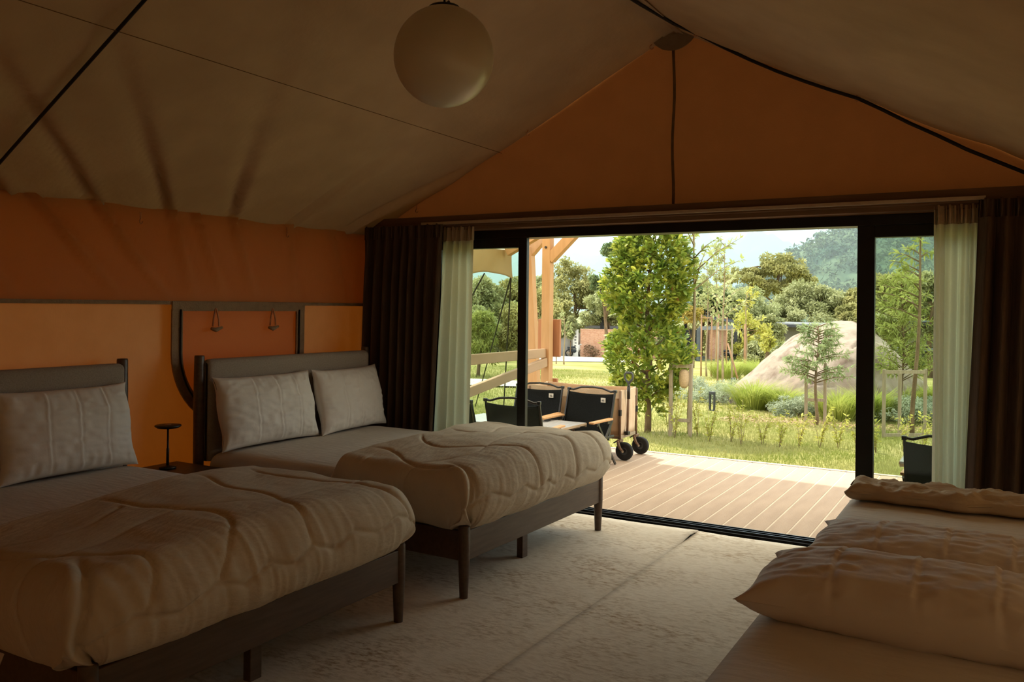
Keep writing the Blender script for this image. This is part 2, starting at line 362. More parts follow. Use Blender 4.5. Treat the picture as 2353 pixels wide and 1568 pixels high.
# ------------------------------------------------------------------ sliding door
dr = bpy.data.objects.new('door_1', None); COL.objects.link(dr); dr.location = (0, 0, 0); struct(dr, 'black aluminium sliding door, open in the middle, glazed at both ends')
def dpart(name, x0, x1, y0, y1, z0, z1, m='black_frame', par=None, bev=.003): return MB().box(x0, x1, y0, y1, z0, z1).build(name, m, par or dr, bevel=bev)
dpart('head_rail', -3.98, .06, 5.60, 5.75, 2.017, 2.083)
sill = dpart('sill', -3.98, .06, 5.60, 5.745, -.01, .022)
for yy in (5.63, 5.672, 5.714): dpart('track_ridge', -3.98, .06, yy-.004, yy+.004, .022, .036, par=sill, bev=0)
dpart('jamb', -3.98, -3.93, 5.60, 5.75, 0, 2.02); dpart('jamb', .01, .06, 5.60, 5.75, 0, 2.02)
def leaf(x0, x1, y, inner, fat):
    p = bpy.data.objects.new('sliding_panel', None); COL.objects.link(p); p.parent = dr
    w_ = fat
    a, b = (x0, x0+.06) if inner == 1 else (x0, x0+w_)
    c, d = (x1-w_, x1) if inner == 1 else (x1-.06, x1)
    dpart('stile', a, b, y, y+.04, .03, 2.017, par=p); dpart('stile', c, d, y, y+.04, .03, 2.017, par=p)
    dpart('top_rail', b, c, y+.002, y+.038, 1.945, 2.017, par=p); dpart('bottom_rail', b, c, y+.002, y+.038, .03, .11, par=p)
    MB().box(b-.01, c+.01, y+.016, y+.022, .10, 1.95).build('pane', 'glass', p)
    return p
leaf(-3.93, -3.095, 5.61, 1, .072); leaf(-3.93, -3.13, 5.655, 1, .05)
leaf(-.772, .01, 5.61, -1, .100); leaf(-.735, .01, 5.655, -1, .06)
# ------------------------------------------------------------------ carpets
def carpet(name, label, x0, x1, y0, y1, lift):
    nx, ny = 60, 90
    X, Y = np.meshgrid(np.linspace(x0, x1, nx), np.linspace(y0, y1, ny), indexing='ij')
    Xs = X + (.042*(Y-2.92)/2.7)*np.exp(-np.abs(X+1.72)/.4) # the seam runs very slightly askew
    Z = .008+.004*vnoise(X*3, Y*3, 2)+.006*sm(Y, y1-.35, y1-.12)*vnoise(X*2.2, Y*.5, 4)
    if lift: Z = Z+.03*np.exp(-((X+1.72)/.10)**2-((Y-5.40)/.12)**2)+.008*np.exp(-((X+2.0)/.5)**2-((Y-5.30)/.06)**2)
    o = MB().grid(np.stack([Xs, Y, Z], -1)).build(name, 'carpet', smooth=True, solid=.012)
    return tag(o, label, 'carpet')
carpet('carpet', 'pale beige distressed carpet under the two left beds', XL+.03, -1.7712, -2.2, 5.55, True)
carpet('carpet', 'pale beige distressed carpet right of the floor seam', -1.7702, XR-.03, -2.2, 5.55, False)

# ------------------------------------------------------------------ beds
W_, L_ = 1.57, 2.04
def bed(name, label, loc, rz, group=None):
    """local: x from head (0) to foot (L_), y across"""
    b = thing(name, label, 'bed', loc, rz, group)
    h = W_/2
    for s in (-1, 1):
        MB().lathe([(.018, 0), (.021, .01), (.030, .22), (.030, .375), (.027, .385)], 20, (L_, s*h, 0)).build('leg', 'dark_wood', b, smooth=True)
        MB().lathe([(.024, 0), (.032, .25), (.034, .9), (.031, 1.16), (.029, 1.168)], 20, (0, s*h, 0)).build('headboard_post', 'dark_wood', b, smooth=True)
        MB().box(.03, L_-.02, s*h-.016, s*h+.016, .205, .355).build('side_rail', 'dark_wood', b, bevel=.005)
    MB().box(L_-.016, L_+.016, -h+.02, h-.02, .205, .358).build('foot_rail', 'dark_wood', b, bevel=.005)
    for x in (.55, 1.2, 1.92):
        MB().box(x-.02, x+.02, -.03, .03, 0, .22).build('centre_leg', 'dark_wood', b, bevel=.003)
    MB().box(.04, L_-.02, -.03, .03, .215, .30).build('centre_beam', 'dark_wood', b)
    for k in range(11):
        x = .14+k*.18; MB().box(x-.045, x+.045, -h+.02, h-.02, .300, .318).build('slat', 'dark_wood', b)
    # upholstered headboard: rounded slab
    pm = MB(); n_ = 24; sec = []
    for j in range(n_+1):
        a = PI*j/n_; sec.append((.005+.042*(1+math.cos(a))-.02, 1.105+.04*math.sin(a)))
    prof = [(.064, .50)]+sec+[(-.015, .50)]
    ys = [-h+.025, -h+.03, -h+.045, -h+.07, h-.07, h-.045, h-.03, h-.025]; sc = [.55, .8, .95, 1, 1, .95, .8, .55]
    P = []
    for y, s in zip(ys, sc): P.append([(.0245+(x-.0245)*s, y, z if z < .6 else 1.1+(z-1.1)*s) for x, z in prof])
    pm.grid(np.array(P)); k = len(prof); pm.f += [tuple(range(k)), tuple((len(ys)-1)*k+i for i in reversed(range(k)))]
    pm.build('headboard_panel', 'head_cloth', b, smooth=True)
    return b
BED2 = dict(loc=(-4.375, 4.485, 0), rz=rad(-1.5)); BED1 = dict(loc=(-4.48, 2.43, 0), rz=0)
bed('double_bed', 'dark wood double bed with upholstered headboard, nearer the glass door', group='dark wood beds along the left wall', **BED2)
bed('double_bed', 'dark wood double bed in the left foreground, cut by the frame edge', group='dark wood beds along the left wall', **BED1)

def rounded_box(x0, x1, y0, y1, z0, z1, r, name, m, parent=None, wr=0, seed=0, nx=60, ny=50):
    """soft box: top grid mapped by superellipse in both directions"""
    def prof(n_):   # returns offsets (t in -1..1, s height 0..1)
        a = np.linspace(0, PI, n_); p = 2/14
        return -np.sign(np.cos(a))*np.abs(np.cos(a))**p, np.abs(np.sin(a))**p
    tx, hx = prof(nx); ty, hy = prof(ny)
    cx, cy_, ax, ay = (x0+x1)/2, (y0+y1)/2, (x1-x0)/2, (y1-y0)/2
    TX, TY = np.meshgrid(tx, ty, indexing='ij'); HX, HY = np.meshgrid(hx, hy, indexing='ij')
    X = cx+ax*TX; Y = cy_+ay*TY; Z = z0+(z1-z0)*HX*HY
    Z = Z+wr*(vnoise(X*9, Y*3, seed)-.5)*sm(HX*HY, .9, 1)
    return bmesh_np(name, *_gr(np.stack([X, Y, Z], -1)), m, parent, True)
def _gr(P):
    m, n_, _ = P.shape; idx = np.arange(m*n_).reshape(m, n_)
    F = np.stack([idx[:-1, :-1], idx[1:, :-1], idx[1:, 1:], idx[:-1, 1:]], -1).reshape(-1, 4)
    return P.reshape(-1, 3), F
def mattress(label, B):
    t = thing('mattress', label, 'mattress', (B['loc'][0], B['loc'][1], 0), B['rz'], 'mattresses on the left beds')
    h = W_/2
    rounded_box(.075, L_-.03, -h+.025, h-.025, .318, .578, .03, 'fitted_sheet', 'sheet', t, .004, 1)
    return t
mattress('thick mattress in pale fitted sheet on the bed nearer the door', BED2)
mattress('thick mattress in pale fitted sheet on the left foreground bed', BED1)

def duvet(label, B, x0, zt, seed, near_over=.10, far_over=.08):
    """half-length quilt over the foot, hem tucked into the frame"""
    nu, nv = 210, 239
    h = W_/2; ya, yb = -h-near_over, h+far_over; yc = (ya+yb)/2; yw = (yb-ya)/2
    xf = L_+.125; z0 = .362
    H = zt-z0
    def half(n_, flat, r, inn):   # outline from the middle (0) to the tucked hem: offsets from the outer edge, heights in metres
        a = np.linspace(PI/2, 0, 60); t = np.linspace(0, PI/2, 60)
        o_ = np.r_[np.linspace(-flat, -r, 60)[:-1], -r+r*np.cos(a), -inn*(1-np.cos(t))[1:]]
        z = np.r_[np.full(59, H), H-r+r*np.sin(a), (H-r)*(1-np.sin(t))[1:]]
        s = np.r_[0, np.cumsum(np.hypot(np.diff(o_), np.diff(z)))]; q = np.linspace(0, s[-1], n_)
        return np.interp(q, s, o_), np.interp(q, s, z)/H, q
    o1, h1, s1 = half(nv//2+1, yw, .13, .085)
    ty = np.r_[-(yw+o1)[::-1], (yw+o1)[1:]]/yw; hy = np.r_[h1[::-1], h1[1:]]; vs_ = np.r_[-s1[::-1], s1[1:]]
    lx, lz, su = half(nu, xf-x0, .15, .115); lx = lx+xf
    U = su[:, None]*np.ones((1, nv)); V = vs_[None, :]*np.ones((nu, 1))
    X = lx[:, None]*np.ones((1, nv)); Y = yc+yw*ty[None, :]*np.ones((nu, 1)); HH = lz[:, None]*hy[None, :]
    ST = su[-1]
    X = X-.075*np.abs(ty[None, :])**7*sm(U, ST-.55, ST-.2)
    X = X-np.clip(X-(L_-.06), 0, None)*(1-sm(hy, 0, .55))[None, :]; dY = Y-yc; Y = Y-np.sign(dY)*np.clip(np.abs(dY)-(yw-.14), 0, None)*(1-sm(lz, 0, .55))[:, None]
    crown = .045*np.exp(-((Y-yc)/.55)**2)*sm(HH, .6, 1)
    Z = z0+H*HH+crown
    # head edge: wavy line, rolled down to the sheet
    edge = sm(U, 0, .055)
    X = X + (1-sm(U, 0, .25))*(.05*np.sin(V*2.3+seed)+.035*np.sin(V*5.1+seed*2)-.10*V)
    Z = Z-(1-edge)*.085*hy[None, :]**.5
    P = np.stack([X, Y, Z], -1)
    du = np.gradient(P, axis=0); dv = np.gradient(P, axis=1); Nn = np.cross(du, dv); Nn /= np.linalg.norm(Nn, axis=2, keepdims=True)+1e-9
    # quilting: one zigzag seam along the foot face, long scallop seams running head to foot
    zz = ST-.20+.022*np.abs(((V*7.5+.3*np.sin(V*5)) % 2)-1)*2-.03+.03*np.sin(V*2.1+seed)
    disp = np.zeros_like(U); dz = np.abs(U-zz)
    def groove(d_, w1=.0085, w2=.055, a=.013, b=.012):
        w2 = w2*.5; a *= .8; b *= .8; return -a*np.exp(-(d_/w1)**2)-b*np.exp(-(d_/w2)**2)
    disp += groove(dz, .008, .035, .010, .006)
    for k, v0 in enumerate(np.linspace(-.72, .72, 4)):
        cv = v0+.10*np.sin(U*4.3+k*1.7+seed)+.05*np.sin(U*9+k)
        disp += groove(np.abs(V-cv), .0075, .04, .009, .007)*sm(zz-U, -.01, .03)*sm(U, .05, .2)
    for k, u0 in enumerate((.30, .62)):
        cu = u0+.07*np.sin(V*4.2+k*2+seed)+.03*np.sin(V*9.5)
        disp += groove(np.abs(U-cu), .006, .04, .006, .004)*(vnoise(V*2.4, U*0+k, seed) > .35)
    # gathered wrinkles falling over the foot and the sides
    foot = sm(U, ST-.75, ST-.15)
    wv = V+.06*np.sin(U*5+seed)+.05*vnoise(V*3, U*3, seed)
    disp += foot*(.0055*(vnoise(wv*24, U*2.2, seed+1)-.5)+.0055*(vnoise(wv*58, U*3.5, seed+2)-.5))*(.35+1.1*vnoise(V*2.2+1, U*1.5, seed+3))
    disp += .014*(vnoise(U*5, V*4, seed+4)-.5)+.006*(vnoise(U*14, V*12, seed+5)-.5)
    # pleat at the near foot corner
    pd = (V+.80)+.42*(U-(ST-.36)); disp += sm(U, ST-.62, ST-.38)*(.026*np.exp(-((pd+.035)/.032)**2)-.022*np.exp(-((pd-.012)/.018)**2))
    side = (1-sm(hy, .1, .75))[None, :]*np.ones((nu, 1))
    disp += side*.020*(vnoise(U*7, V*1.5, seed+6)-.5)
    hem = (1-sm(HH, 0, .12)); disp += hem*.02*(vnoise(U*12+V*12, V*3, seed+7)-.5)
    disp *= .2+.8*sm(HH, .0, .16)
    P = P+Nn*disp[..., None]
    P[..., 2] += hem*.012*(vnoise(V*8, U*8, seed+8)-.5)
    t = thing('duvet', label, 'duvet', B['loc'], B['rz'], 'tan duvets on the left beds')
    MB().add([(L_-.40, ya+.05, .365), (L_-.33, ya+.05, .365), (L_-.335, ya+.035, .322), (L_-.385, ya+.035, .318)], [(0, 1, 2, 3)]).build('care_tag', 'patch_white_cloth', t, solid=.002)
    o = bmesh_np('quilt', *_gr(P), 'duvet', t, True)
    return t
duvet('tan quilted duvet over the foot of the bed nearer the door', BED2, 1.17, .668, 1.0)
duvet('tan quilted duvet over the foot of the left foreground bed', BED1, 1.19, .66, 4.0, .12, .06)

# ------------------------------------------------------------------ pillows
def pillow(name, label, w, h, t, m, seed=0, creases=(-.42, .02, .45), group=None, saggy=0, frame=None):
    """local: x width, z height (standing), y thickness; bottom edge at z = 0"""
    root = thing(name, label, 'pillow', group=group)
    n1, n2 = 110, 80
    u = np.linspace(-1, 1, n1)[:, None]*np.ones((1, n2)); v = np.linspace(-1, 1, n2)[None, :]*np.ones((n1, 1))
    V_, F_ = [], []
    pinch = 1-.07*(1-np.abs(u)**4)*np.abs(v)**3; pin2 = 1-.06*(1-np.abs(v)**4)*np.abs(u)**3
    X = w/2*u*pin2; Zz = h/2*v*pinch
    X = X*(1+.015*np.sin(v*5+seed)); 
    th = ((1-np.abs(u)**2.6).clip(0)*(1-np.abs(v)**2.6).clip(0))**.46
    for s in (-1, 1):
        T = t/2*th*(1+.16*(vnoise(u*2, v*2, seed+s)-.5))
        edge = np.maximum(np.abs(u)**6, np.abs(v)**6)
        T = T+.010*(vnoise(u*9, v*9, seed+3)-.5)*(1-edge)
        T = T+(.010 if frame else .014)*(vnoise(u*14, v*2.5, seed+4)-.5)*sm(np.abs(v), .45, .9)*(1-np.abs(v)**8)+.014*(vnoise(u*2.5, v*11, seed+6)-.5)*sm(np.abs(u), .55, .95)*(1-np.abs(u)**8)
        if s < 0:
            for c in creases:
                cc = c+.07*v*v+.02*np.sin(v*3+seed); T = T+.0045*np.exp(-((u-cc)/.014)**2)*(1-np.abs(v)**6)-.004*np.exp(-((u-cc-.03)/.02)**2)
        Yy = s*T
        P = np.stack([X, Yy, Zz+h/2], -1)
        if s > 0: P = P[::-1]
        a, b = _gr(P); F_.append(b+len(V_)*n1*n2); V_.append(a)
    o = bmesh_np('pillowcase', np.concatenate(V_), np.concatenate(F_), m, root, True)
    # stitched flat edge
    me = o.data; bm = bmesh.new(); bm.from_mesh(me); bmesh.ops.remove_doubles(bm, verts=bm.verts, dist=.0004); bm.to_mesh(me); bm.free()
    me.polygons.foreach_set('use_smooth', [True]*len(me.polygons))
    return root
def put(o, loc, rot): o.location = loc; o.rotation_euler = rot; return o
# standing pillows: their front (-y local) turned to +X, leaning back
lean = rad(-13)
def stand(label, x, y, w, h, t, seed, group, yawd=0, tilt=13):
    p = pillow('pillow', label, w, h, t, 'pillow_cloth', seed, group=group)
    p.rotation_euler = (Matrix.Rotation(rad(90+yawd), 3, 'Z') @ Matrix.Rotation(rad(-tilt), 3, 'X')).to_euler(); p.location = (x, y, .575); return p
G = 'white pillows on the left beds'
stand('white creased pillow leaning at the near side of the far left bed', -4.155, 4.11, .86, .475, .20, 1, G)
stand('white creased pillow by the dark curtain on the far left bed', -4.135, 4.91, .78, .475, .18, 7, G, 4)
stand('large white creased pillow against the headboard of the foreground bed', -4.27, 2.78, .78, .48, .20, 13, G)

# ------------------------------------------------------------------ bedside table and lamp
ns = thing('bedside_table', 'low dark wooden bedside table between the two left beds', 'bedside table', (-4.29, 3.44, 0))
MB().box(-.22, .22, -.19, .19, .478, .50).build('top', 'dark_wood', ns, bevel=.004)
MB().box(-.19, .19, -.16, .16, .33, .478).build('drawer_case', 'dark_wood', ns, bevel=.003)
MB().box(.19, .204, -.15, .15, .345, .465).build('drawer', 'dark_wood', ns, bevel=.003)
for sx in (-1, 1):
    for sy in (-1, 1): MB().lathe([(.013, 0), (.02, .33)], 12, (sx*.17, sy*.14, 0)).build('leg', 'dark_wood', ns, smooth=True)
tl = thing('table_lamp', 'slim black table lamp with flat disc head on the bedside table', 'lamp', (-4.35, 3.435, .50))
MB().lathe([(.048, 0), (.05, .006), (.05, .012), (.02, .018), (.010, .022)], 28).build('base', 'lamp_black', tl, smooth=True)
MB().lathe([(.0085, .018), (.0085, .12), (.006, .125), (.006, .235), (.012, .240)], 16).build('stem', 'lamp_black', tl, smooth=True)
MB().lathe([(.010, .238), (.030, .243), (.064, .246), (.066, .250), (.075, .254), (.077, .259), (.074, .263), (.03, .265)], 36).build('disc_head', 'lamp_black', tl, smooth=True)
MB().lathe([(.018, .2655), (.018, .268)], 20).build('touch_button', 'brass', tl)

# ------------------------------------------------------------------ window flap in the left wall
wn = bpy.data.objects.new('window_1', None); COL.objects.link(wn); struct(wn, 'roll-down canvas window flap with dark rounded binding in the left tent wall')
def yz(path, x): return [(x, y, z) for y, z in path]
def ribbon(path, wd, x, name, m, th=.012, par=None):
    pm = MB(); k = len(path); Lp, Rp = [], []
    for i in range(k):
        a = np.array(path[max(i-1, 0)]); b = np.array(path[min(i+1, k-1)]); d = (b-a)/np.linalg.norm(b-a); nrm = np.array([-d[1], d[0]])
        p = np.array(path[i]); Lp.append(p+nrm*wd/2); Rp.append(p-nrm*wd/2)
    P = [[(x, q[0], q[1]) for q in Lp], [(x, q[0], q[1]) for q in Rp]]
    pm.grid(np.array(P)); return pm.build(name, m, par or wn, solid=th)
def arc(c, r, a0, a1, n_=12): return [(c[0]+r*math.cos(rad(a0+(a1-a0)*i/n_)), c[1]+r*math.sin(rad(a0+(a1-a0)*i/n_))) for i in range(n_+1)]
ya_, yb_, zt_, zb_ = 3.655, 4.755, 1.478, .72
path = [(ya_, zt_-.02)]+[(ya_, zt_-.02-.06*i) for i in range(1, 5)]+arc((ya_+.46, zb_+.46), .46, 180, 270, 14)+[(yb_-.46-.03*i, zb_) for i in range(5, 0, -1)]+arc((yb_-.46, zb_+.46), .46, 270, 360, 14)+[(yb_, zt_-.02-.06*i) for i in range(4, -1, -1)]
ribbon(path, .082, XL+.045, 'side_binding', 'binding', .012)
ribbon([(ya_-.04, zt_), (yb_+.04, zt_)], .062, XL+.048, 'top_binding', 'binding', .012)
zp = [(y+(.02 if y < 4.0 else (-.02 if y > 4.4 else 0)), z) for y, z in path]
MB().tube(yz(zp, XL+.058), .006, 6).build('zip', 'black_cord', wn, smooth=True)
inner = [(y, z) for y, z in path]; cen = (4.2, 1.1)
pm = MB(); pm.add([(XL+.03, cen[0], cen[1])]+[(XL+.03+.006*math.sin(i), y, z) for i, (y, z) in enumerate(inner)], [(0, i+1, i+2) for i in range(len(inner)-1)]+[(0, len(inner), 1)])
pm.build('flap', 'flap_cloth', wn)
for nm, y in (('left', 3.955), ('right', 4.467)):
    t_ = MB().tube([(XL+.055, y, 1.466), (XL+.060, y-.022, 1.40), (XL+.062, y-.03, 1.345)], .006, 6).build('tie_ribbon', mat('tie_orange', (.40, .17, .09), (.34, .14, .08), 30), wn)
    MB().tube([(XL+.055, y+.004, 1.466), (XL+.062, y+.02, 1.39), (XL+.062, y+.022, 1.345)], .006, 6).build('strap', M['brass'], t_)
    MB().tube([(XL+.066, y-.045, 1.332), (XL+.070, y-.01, 1.322), (XL+.068, y+.045, 1.338)], [.010, .016, .008], 10).build('toggle', 'binding', t_, smooth=True)
def wall_hook(label, y, z):
    t_ = thing('wall_hook', label, 'hook', (XL+.06, y, z), 0, 'small hooks along the left eave')
    MB().tube([(0, 0, .06), (0, 0, .02)], .006, 6).build('strap', 'brass', t_)
    MB().tube([(0, 0, .02), (.004, -.009, .008), (.004, -.008, -.006), (.004, .002, -.012), (.004, .011, -.006), (.004, .011, .004)], .0035, 6).build('hook', 'brass', t_, smooth=True)
wall_hook('small brass hook on the eave above the foreground bed', 3.37, 1.99)
wall_hook('small brass hook on the eave above the window flap', 4.597, 2.0)

# ------------------------------------------------------------------ pendant globe
pg = thing('pendant_lamp', 'large white globe pendant lamp hanging from the tent ridge', 'pendant lamp', (-1.95, 2.829, 2.50))
prof = [(.2*math.sin(a), -.2*math.cos(a)) for a in np.linspace(.02, PI-.30, 48)]
MB().lathe(prof, 64).build('globe', 'globe', pg, smooth=True)
MB().lathe([(.066, .184), (.068, .190), (.060, .200), (.03, .205), (.02, .208)], 36).build('cap', 'lamp_black', pg, smooth=True)
MB().tube([(0, 0, .205), (0, 0, .86)], .0045, 8).build('cord', 'black_cord', pg, smooth=True)
for s in (-1, 1): MB().lathe([(.006, .2), (.006, .218), (.003, .222)], 10, (s*.02, 0, 0)).build('screw', 'lamp_black', pg)

# ------------------------------------------------------------------ cable along ridge and gable
cab = [(-1.95, y, 3.345) for y in np.linspace(.3, 4.6, 12)]+[(-1.945, 4.95, 3.37), (-1.86, 5.3, 3.345), (-1.765, 5.49, 3.318), (-1.60, 5.51, 3.215), (-1.42, 5.51, 3.105), (-1.25, 5.51, 3.010), (-1.08, 5.51, 2.925), (-.92, 5.51, 2.850), (-.765, 5.51, 2.782), (-.62, 5.51, 2.695), (-.48, 5.51, 2.605), (-.33, 5.51, 2.518), (-.18, 5.51, 2.425), (-.03, 5.51, 2.345), (.12, 5.51, 2.265), (.4, 5.51, 2.14), (.64, 5.50, 2.06)]
tag(MB().tube(cab, .0105, 8).build('cable', 'black_cord', smooth=True), 'black electric cable sagging along the ridge and right gable edge', 'cable')
def cable_hook(label, x, z, y=5.515):
    t_ = thing('cable_hook', label, 'hook', (x, y, z), 0, 'small hooks holding the cable')
    MB().tube([(.012, .01, .085), (.004, 0, .022)], .004, 6).build('strap', 'brass', t_)
    MB().tube([(.004, 0, .024), (-.016, 0, .012), (-.018, 0, -.008), (-.004, 0, -.019), (.014, 0, -.01), (.016, 0, .006)], .0035, 6).build('hook', 'brass', t_, smooth=True)
cable_hook('brass hook carrying the cable at the ridge patch', -1.762, 3.318, 5.49)
cable_hook('brass hook carrying the cable midway down the right gable edge', -.765, 2.782)
def loose_hook(label, x, z):
    t_ = thing('gable_hook', label, 'hook', (x, 5.565, z), 0, 'empty hooks along the left gable edge')
    MB().tube([(0, 0, .05), (0, 0, .014)], .004, 6).build('strap', 'brass', t_)
    MB().tube([(0, 0, .014), (-.014, 0, .004), (-.012, 0, -.012), (.002, 0, -.018), (.014, 0, -.008)], .0035, 6).build('hook', 'brass', t_, smooth=True)
loose_hook('empty brass hook beside the grey ridge patch', -2.105, 3.300)
loose_hook('empty brass hook halfway down the left gable slope', -3.072, 2.79)
loose_hook('empty brass hook at the low left gable corner', -4.084, 2.262)

# ------------------------------------------------------------------ curtains
def curtain(name, label, xt0, xt1, xb0, xb1, y, z0, z1, folds, amp, m, mh, hz, seed, group):
    root = thing(name, label, 'curtain', ((xb0+xb1)/2, y, 0), 0, group)
    ox = (xb0+xb1)/2
    def part(za, zb, m_, nm, nz, head):
        nx = 220
        t = np.linspace(0, 1, nx)[:, None]*np.ones((1, nz)); z = np.linspace(za, zb, nz)[None, :]*np.ones((nx, 1))
        q = (z-z0)/(z1-z0); e = sm(q, .75, 1)
        a0 = xb0+(xt0-xb0)*q**1.3; a1 = xb1+(xt1-xb1)*q**1.3
        ph = t*folds*2*PI+.9*np.sin(t*9+seed)+.35*np.sin(q*3+seed+t*4)
        A = amp*(1-.45*e)*(.65+.7*vnoise(t*folds*.6, q*1.2, seed))
        Y = A*np.sin(ph)+.3*A*np.sin(2*ph+1)
        if head: Y = Y*.6+.012*np.sin(t*folds*6*PI)
        X = a0+(a1-a0)*t+.25*A*np.cos(ph)-ox
        return MB().grid(np.stack([X, Y, z], -1)).build(nm, m_, root, smooth=True)
    part(z0, z1-hz, m, 'panel', 46, False); part(z1-hz, z1, mh, 'heading', 10, True)
    n_ = max(3, folds)
    for k in range(n_):
        x = xt0+(xt1-xt0)*(k+.5)/n_-ox
        MB().tube([(x, -.016, z1-hz*.95), (x+.004, -.026, z1-hz*.5), (x, -.016, z1+.005)], [.003, .006, .007], 6).build('pleat', mh, root, smooth=True)
    return root
curtain('blackout_curtain', 'heavy dark brown curtain gathered at the left end of the door', -4.50, -3.725, -4.53, -3.80, 5.41, .02, 2.125, 9, .035, 'dark_curtain', 'dark_curtain', .10, 1, 'dark curtains at both ends of the door')
curtain('sheer_curtain', 'cream sheer curtain hanging left of the opening beside the dark curtain', -3.79, -3.49, -3.89, -3.515, 5.50, .02, 2.105, 4, .030, 'sheer', 'sheer_head', .105, 2, 'cream sheer curtains at both ends of the door')
curtain('sheer_curtain', 'cream sheer curtain hanging over the right door pane', -.348, -.115, -.342, -.140, 5.50, .02, 2.105, 4, .030, 'sheer', 'sheer_head', .105, 5, 'cream sheer curtains at both ends of the door')
curtain('blackout_curtain', 'heavy dark brown curtain gathered at the right end of the door', -.12, .66, -.185, .66, 5.42, .02, 2.125, 10, .038, 'dark_curtain', 'dark_curtain', .10, 8, 'dark curtains at both ends of the door')

# ------------------------------------------------------------------ right-hand beds
def single_bed(label, y0, y1, yleg):
    b = thing('single_bed', label, 'bed', (-.09, y0, 0), 0, 'low beds along the right side')
    Lb = y1-y0
    MB().box(-.56, -.53, .02, Lb-.02, .205, .355).build('side_rail', 'dark_wood', b, bevel=.004)
    MB().box(.53, .56, .02, Lb-.02, .205, .355).build('side_rail', 'dark_wood', b, bevel=.004)
    MB().box(-.55, .55, .02, .05, .205, .355).build('end_rail', 'dark_wood', b, bevel=.004); MB().box(-.55, .55, Lb-.05, Lb-.02, .205, .355).build('end_rail', 'dark_wood', b, bevel=.004)
    for x in (-.55, .55):
        for y in (.04, Lb-.04): MB().lathe([(.018, 0), (.03, .22), (.03, .52 if (y > 1 and yleg) else .36)], 16, (x, y, 0)).build('leg', 'dark_wood', b, smooth=True)
    for k in range(9):
        y = .12+k*(Lb-.24)/8; MB().box(-.53, .53, y-.04, y+.04, .300, .318).build('slat', 'dark_wood', b)
    return b
single_bed('low dark single bed under the pillow nearest the camera', .95, 2.985, False)
single_bed('low dark single bed with the folded duvet, by the right curtain', 2.99, 4.72, True)
def smat(label, y0, y1, seed):
    t = thing('mattress', label, 'mattress', (-.07, y0, 0), 0, 'mattresses on the right beds')
    rounded_box(-.585, .585, 0, y1-y0, .318, .578, .03, 'fitted_sheet', 'sheet', t, .004, seed)
smat('sheeted mattress in the right foreground below the nearest pillow', .97, 2.97, 5); smat('sheeted mattress on the right under the folded duvet', 3.0, 4.68, 9)
def lying(label, cx, cy_, w, h, t, seed, tilt, yawd, z):
    p = pillow('pillow', label, w, h, t, 'pillow_cloth_side', seed, (-.5, -.02, .42), 'white pillows on the right beds')
    # local z (height) laid towards +Y, front (-y) up
    p.rotation_euler = (Matrix.Rotation(rad(yawd), 3, 'Z') @ Matrix.Rotation(rad(-90+tilt), 3, 'X')).to_euler(); p.location = (cx, cy_, z); return p
lying('plump white pillow nearest the camera on the right', -.22, 2.52, .94, .50, .215, 21, 2, -2, .635)
lying('plump white pillow behind the nearest right-hand one', -.17, 3.14, .92, .48, .15, 27, 2, -2, .628)

# folded duvet: crumpled slab with a rolled fold at its near edge
def folded():
    t = thing('folded_duvet', 'tan duvet folded into a strip across the end of the right bed', 'duvet', (-.06, 4.50, .575))
    nu, nv = 150, 90
    a = np.linspace(0, 2*PI, nv); p = 2/3.2
    cy_ = np.sign(np.cos(a))*np.abs(np.cos(a))**p*.135; cz = .048+np.sign(np.sin(a))*np.abs(np.sin(a))**p*.044
    u = np.linspace(-1, 1, nu)
    U = u[:, None]*np.ones((1, nv)); CY = cy_[None, :]*np.ones((nu, 1)); CZ = cz[None, :]*np.ones((nu, 1))
    end = (1-np.abs(U)**40)**.5
    X = U*.575*(1+.03*np.sin(CZ*40)); Y = CY*(.75+.25*end)+.012*np.sin(U*7)+.01*np.sin(U*15+1); Z = .048+(CZ-.048)*np.maximum(end, .3)
    top = sm(CZ, .05, .085)
    Z = Z+top*(.022*(vnoise(U*6, CY*14, 3)-.5)+.016*(vnoise(U*16, CY*30, 4)-.5)+.010*(vnoise(U*34, CY*50, 5)-.5))+.012*np.exp(-((U+.96)/.08)**2)*top
    Y = Y+.010*(vnoise(U*9, CZ*20, 6)-.5)
    Z = Z.clip(.0015, None)
    bmesh_np('folded_cloth', *_gr(np.stack([X, Y, Z], -1)), 'folded_duvet', t, True)
    m = MB().tube([(x, -.128+.012*math.sin(x*12)+.01*math.sin(x*25), .052+.004*math.sin(x*17)) for x in np.linspace(-.56, .56, 50)], .006, 6)
    m.build('stitched_hem', 'folded_duvet', t, smooth=True)
folded()
# ================================================================== OUTDOORS
def mp_(name, *a, **k): M[name] = mat(name, *a, **k)
mp_('lawn', (.20, .195, .055), (.36, .30, .125), .55, detail=9, coords='World', c3=(.27, .25, .08), bump=.6, bscale=9, rough=.95, spec=.05)
mp_('blade', (.24, .27, .06), (.40, .37, .14), 1.2, detail=6, coords='World', rough=.8, spec=.1, trans='same', tfac=.35)
mp_('gravel', (.62, .56, .47), (.54, .48, .40), 6, coords='World', bump=.4, bscale=20, rough=.95)
mp_('leaf_main', (.12, .19, .025), (.56, .54, .09), 7, detail=3, coords='World', lo=.34, hi=.66, c3=(.28, .34, .05), rough=.42, spec=.4, trans='same', tfac=.45)
mp_('leaf_rust', (.30, .12, .035), (.22, .09, .03), 9, rough=.7, trans='same', tfac=.2)
mp_('leaf_pale', (.30, .33, .13), (.52, .53, .26), .9, detail=6, coords='World', rough=.7, spec=.2, trans='same', tfac=.35)
mp_('leaf_olive', (.25, .245, .08), (.50, .46, .18), .9, detail=6, coords='World', rough=.7, spec=.2, trans='same', tfac=.3)
